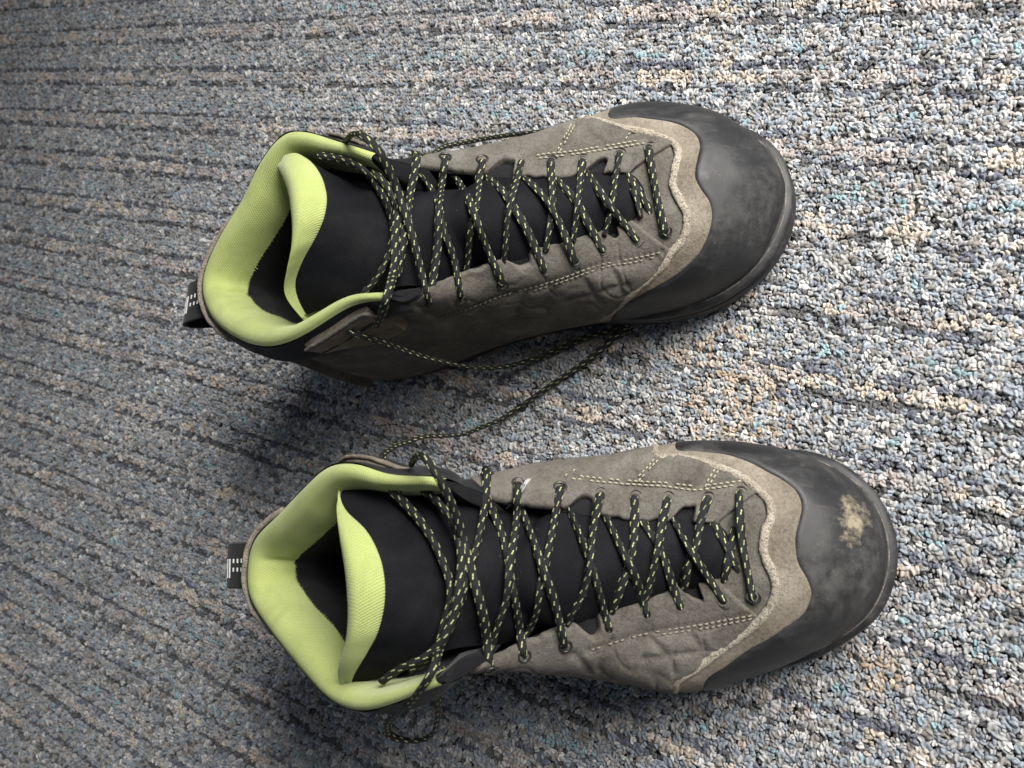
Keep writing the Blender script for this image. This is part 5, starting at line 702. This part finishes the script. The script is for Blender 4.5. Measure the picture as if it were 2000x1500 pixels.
        mesh_obj('gusset', g.reshape(-1, 3), grid_faces(30, 14), M_COLLAR, root)

    # ---- eyelets: punched holes, the three rearmost ringed with metal
    for nm, side in (('eye_top', 'top'), ('eye_low', 'low')):
        for k, (u, v_) in enumerate(D[nm]):
            v_ = min(v_, .93); p = S.P(u, v_); nn = S.N(u, v_); tt = S.P(u+.05, v_)-S.P(u-.05, v_); tt /= np.linalg.norm(tt); bb = np.cross(nn, tt)
            wv_ = S.P(u, v_-.03)-S.P(u, v_); wv_ /= np.linalg.norm(wv_); ph_ = p + wv_*(.0004 if k < 3 else .0013)
            a = np.linspace(0, 2*np.pi, 17)[:-1]; R0, R1 = (.0026, .0006) if k < 3 else (.0021, .0004)
            vs, fs = [], []
            for i_ in a:
                for j_ in np.linspace(0, 2*np.pi, 9)[:-1]:
                    rr = R0 + R1*math.cos(j_); vs.append(p + (tt*math.cos(i_)+bb*math.sin(i_))*rr + nn*(.0024+R1*.8*math.sin(j_)))
            for i_ in range(16):
                for j_ in range(8): fs.append((i_*8+j_, ((i_+1) % 16)*8+j_, ((i_+1) % 16)*8+(j_+1) % 8, i_*8+(j_+1) % 8))
            ey = mesh_obj('eyelet', vs, fs, M_EYELET if k < 3 else M_SUEDE, quarters[side])
            ds = [ph_ + nn*.0023 + (tt*math.cos(i_)+bb*math.sin(i_))*(R0+.0004) for i_ in a] + [ph_ + nn*.0005]
            mesh_obj('eyelet_hole', ds, [(i_, (i_+1) % 16, 16) for i_ in range(16)], M_HOLE, quarters[side])

    # ---- stitching
    for nm, q in D['seams'].items():
        q = np.array(q); side = 'top' if q[:, 0].mean() > 10 else 'low'
        n_ = 60; d_ = np.linspace(0, len(q)-1, n_); uvc = np.c_[np.interp(d_, np.arange(len(q)), q[:, 0]), np.interp(d_, np.arange(len(q)), q[:, 1])]
        for _ in range(6): uvc[1:-1] = .25*uvc[:-2] + .5*uvc[1:-1] + .25*uvc[2:]
        P = S.P(uvc[:, 0], uvc[:, 1]); Nn = S.N(uvc[:, 0], uvc[:, 1]); dl_ = np.r_[0, np.cumsum(np.linalg.norm(np.diff(P, axis=0), axis=1))]
        Vs, Fs = [], []; a = .0004
        while a + .0019 < dl_[-1]:
            if RNG.random() > .10:
                t_ = np.array([a, a+.0009, a+.0018]); X = np.stack([np.interp(t_, dl_, P[:, k]) for k in range(3)], 1); NX = np.stack([np.interp(t_, dl_, Nn[:, k]) for k in range(3)], 1)
                X = X + NX*np.array([.0013, .0020, .0013])[:, None]
                v, f, _u = tube(X, .00034, .00030, 6, NX); i0 = len(Vs); Vs += list(v); Fs += [tuple(i0+z_ for z_ in ff) for ff in f]
            a += .0026
        if nm in ('s5', 's6', 's7', 's8') or nm[0] == 'g': continue        # quilting lines are pressed in only
        if Vs: st = mesh_obj('stitching', Vs, Fs, M_THREAD if side == 'top' else M_THREAD_DARK, quarters[side]); st['kind'] = 'stuff'

    # ---- suede lace tabs on the collar
    for nm in ('tab_low', 'tab_top'):
        hgt = .0062 if (key, nm) == ('B', 'tab_top') else .0075; up, lw = np.array(D[nm][0]), np.array(D[nm][1]); g = lambda T_: (lambda u: np.interp(u, T_[:, 0], T_[:, 1]))
        piece('lace_tab', M_SUEDE_LIGHT, up[0, 0], up[-1, 0], g(lw), g(up), hgt, .0024, 70, 24, wr=.0005, sink=0.0, label='suede tab the lace runs through')
        ue = np.linspace(up[0, 0]+.02, up[-1, 0]-.02, 70); ve = g(up)(ue); e = S.P(ue, ve) + S.N(ue, ve)*(hgt-.0009)
        e = e + np.c_[fbm(e, 300, .0003), fbm(e, 300, .0003, 4), fbm(e, 300, .0003, 8)]
        v, f, uvq = tube(e, .0009, .0009, 8, S.N(ue, ve)); mesh_obj('tab_edge', v, f, M_SUEDE_LIGHT if nm == 'tab_top' else M_SUEDE, root, uvq)

    # ---- heel pull tab with woven mark
    p = S.P(0.0, .965); zc = p[2] - .001
    xs = p[0]; yc = p[1] + (.0015 if key == 'B' else -.0065)
    path = np.array([(xs-.002, zc-.0010), (xs-.012, zc-.0006), (xs-.0220, zc-.0016), (xs-.0255, zc-.0060), (xs-.0230, zc-.0120), (xs-.012, zc-.020), (xs-.002, zc-.030)])
    pth = hermite(np.arange(7), path, np.linspace(0, 6, 34)); hw = .0115; th = .0009
    tn = np.gradient(pth, axis=0); tn /= np.linalg.norm(tn, axis=1)[:, None]; nn = np.c_[-tn[:, 1], tn[:, 0]]
    if nn[3, 1] < 0: nn = -nn
    yaw = 0.0 if key == 'B' else -.22
    def pt(i, y, o_):
        x = pth[i, 0] + nn[i, 0]*o_; z = pth[i, 1] + nn[i, 1]*o_
        return (x + (y)*math.sin(-yaw), yc + y*math.cos(yaw), z)
    V, UVt = [], []
    ring = [(-hw, 0), (-hw+.0006, th), (hw-.0006, th), (hw, 0), (hw-.0006, -th), (-hw+.0006, -th)]
    for i in range(34):
        for y, o_ in ring: V.append(pt(i, y, o_)); UVt.append((y, i*.0014))
    F = [(i*6+j, (i+1)*6+j, (i+1)*6+(j+1) % 6, i*6+(j+1) % 6) for i in range(33) for j in range(6)] + [(5, 4, 3, 2, 1, 0), tuple(33*6+j for j in range(6))]
    tabo = mesh_obj('pull_tab', V, F, M_WEB, root, UVt, smooth=False, label='black webbing heel loop with white woven bars')
    bars = [(11.4, -.0062, .0033), (9.9, -.0062, .0033), (8.3, .0012, .0033), (6.8, .0012, .0033), (5.3, .0012, .0033), (8.3, -.0030, -.0011), (6.8, -.0030, -.0011), (5.3, -.0030, -.0011)]
    for ib, y0, y1 in bars:
        i0 = int(ib); o_ = th+.00022
        fr_ = ib-i0
        def lp(i, y, oo): a = np.array(pt(i, y, oo)); b2 = np.array(pt(i+1, y, oo)); return a*(1-fr_)+b2*fr_
        a0, a1 = lp(i0, y0, o_), lp(i0, y1, o_); d_ = np.array([tn[i0, 0], 0, tn[i0, 1]])*.00042; nz_ = np.array([nn[i0, 0], 0, nn[i0, 1]])*.0003
        vs = [a0-d_, a1-d_, a1+d_, a0+d_]; vs = vs + [x_-nz_ for x_ in vs]
        mesh_obj('woven_bar', vs, [(0, 1, 2, 3), (0, 4, 5, 1), (1, 5, 6, 2), (2, 6, 7, 3), (3, 7, 4, 0)], M_WHITE, tabo, smooth=False)

    # ---- laces
    first = None; uo = 0.0
    order = ['T1', 'T2', 'L1', 'E1'] + [k for k in D['lace'] if k not in ('T1', 'T2', 'L1', 'E1')]
    for nm in order:
        P = resample(np.array(D['lace'][nm]), max(24, 3*len(D['lace'][nm])))
        if nm[0] in 'TL' or nm == 'E1':
            for _ in range(3): P[1:-1] = .25*P[:-2] + .5*P[1:-1] + .25*P[2:]
        if nm == 'loose_lateral' and key == 'A': q_ = np.sin(np.linspace(0, math.pi, len(P))); P = P + np.c_[0*q_, -.006*q_, .001*q_]
        m_ = len(P); loose = nm.startswith('loose'); tie = nm in ('T1', 'T2', 'L1', 'E1')
        tw = RNG.uniform(-1.2, 1.2) if not loose else RNG.uniform(2, 4)
        sq = 1 + .12*np.sin(np.linspace(0, RNG.uniform(4, 12), m_) + RNG.uniform(0, 6))
        upv = np.array([.45, 0, .9])
        v, f, uvq = tube(P, .00182*sq, .00118/sq, 14, upv, True, tw, uo); uo += .137
        o_ = mesh_obj('shoelace' if first is None else ('lace_end' if loose else 'lace_strand'), v, f, M_LACE, root if first is None else first, uvq)
        if first is None: first = o_; o_['label'] = 'black shoelace with lime flecks'
    return root

build_boot('A', 'grey suede hiking boot with clean dusty black toe, loose lace hanging along its side')
build_boot('B', 'grey suede hiking boot with a tan mud smear on its black rubber toe')

# ---- white lint caught on the lower boot's laces
def lint():
    D = DATA['B']; Rz = Matrix.Rotation(math.radians(D['angle']), 4, 'Z'); Rz.translation = (D['origin'][0], D['origin'][1], 0)
    S = Surf(D['U'], D['CP']); e = D['eye_top'][1]; p = S.P(e[0], e[1]); nn = S.N(e[0], e[1])
    V, F = [], []
    for k in range(9):
        a = p + nn*.0055 + np.array([.005, -.001, .002]) + RNG.normal(0, .0008, 3); b = p + nn*.0052 + np.array([-.002, -.010, .0]) + RNG.normal(0, .0007, 3); c = p + nn*.005 + np.array([-.008, -.0105, -.003]) + RNG.normal(0, .0022, 3)
        t = np.linspace(0, 1, 14)[:, None]; Q = (1-t)**2*a + 2*t*(1-t)*b + t*t*c
        Q = np.array([Rz @ Vector(q) for q in Q]); v, f, _ = tube(Q, .00015, .00015, 5); i0 = len(V); V += list(v); F += [tuple(i0+x for x in ff) for ff in f]
    o = mesh_obj('lint_thread', V, F, M_LINT); o['label'] = 'wisp of white lint caught on the lace of the muddy-toed boot'; o['category'] = 'lint'
lint()
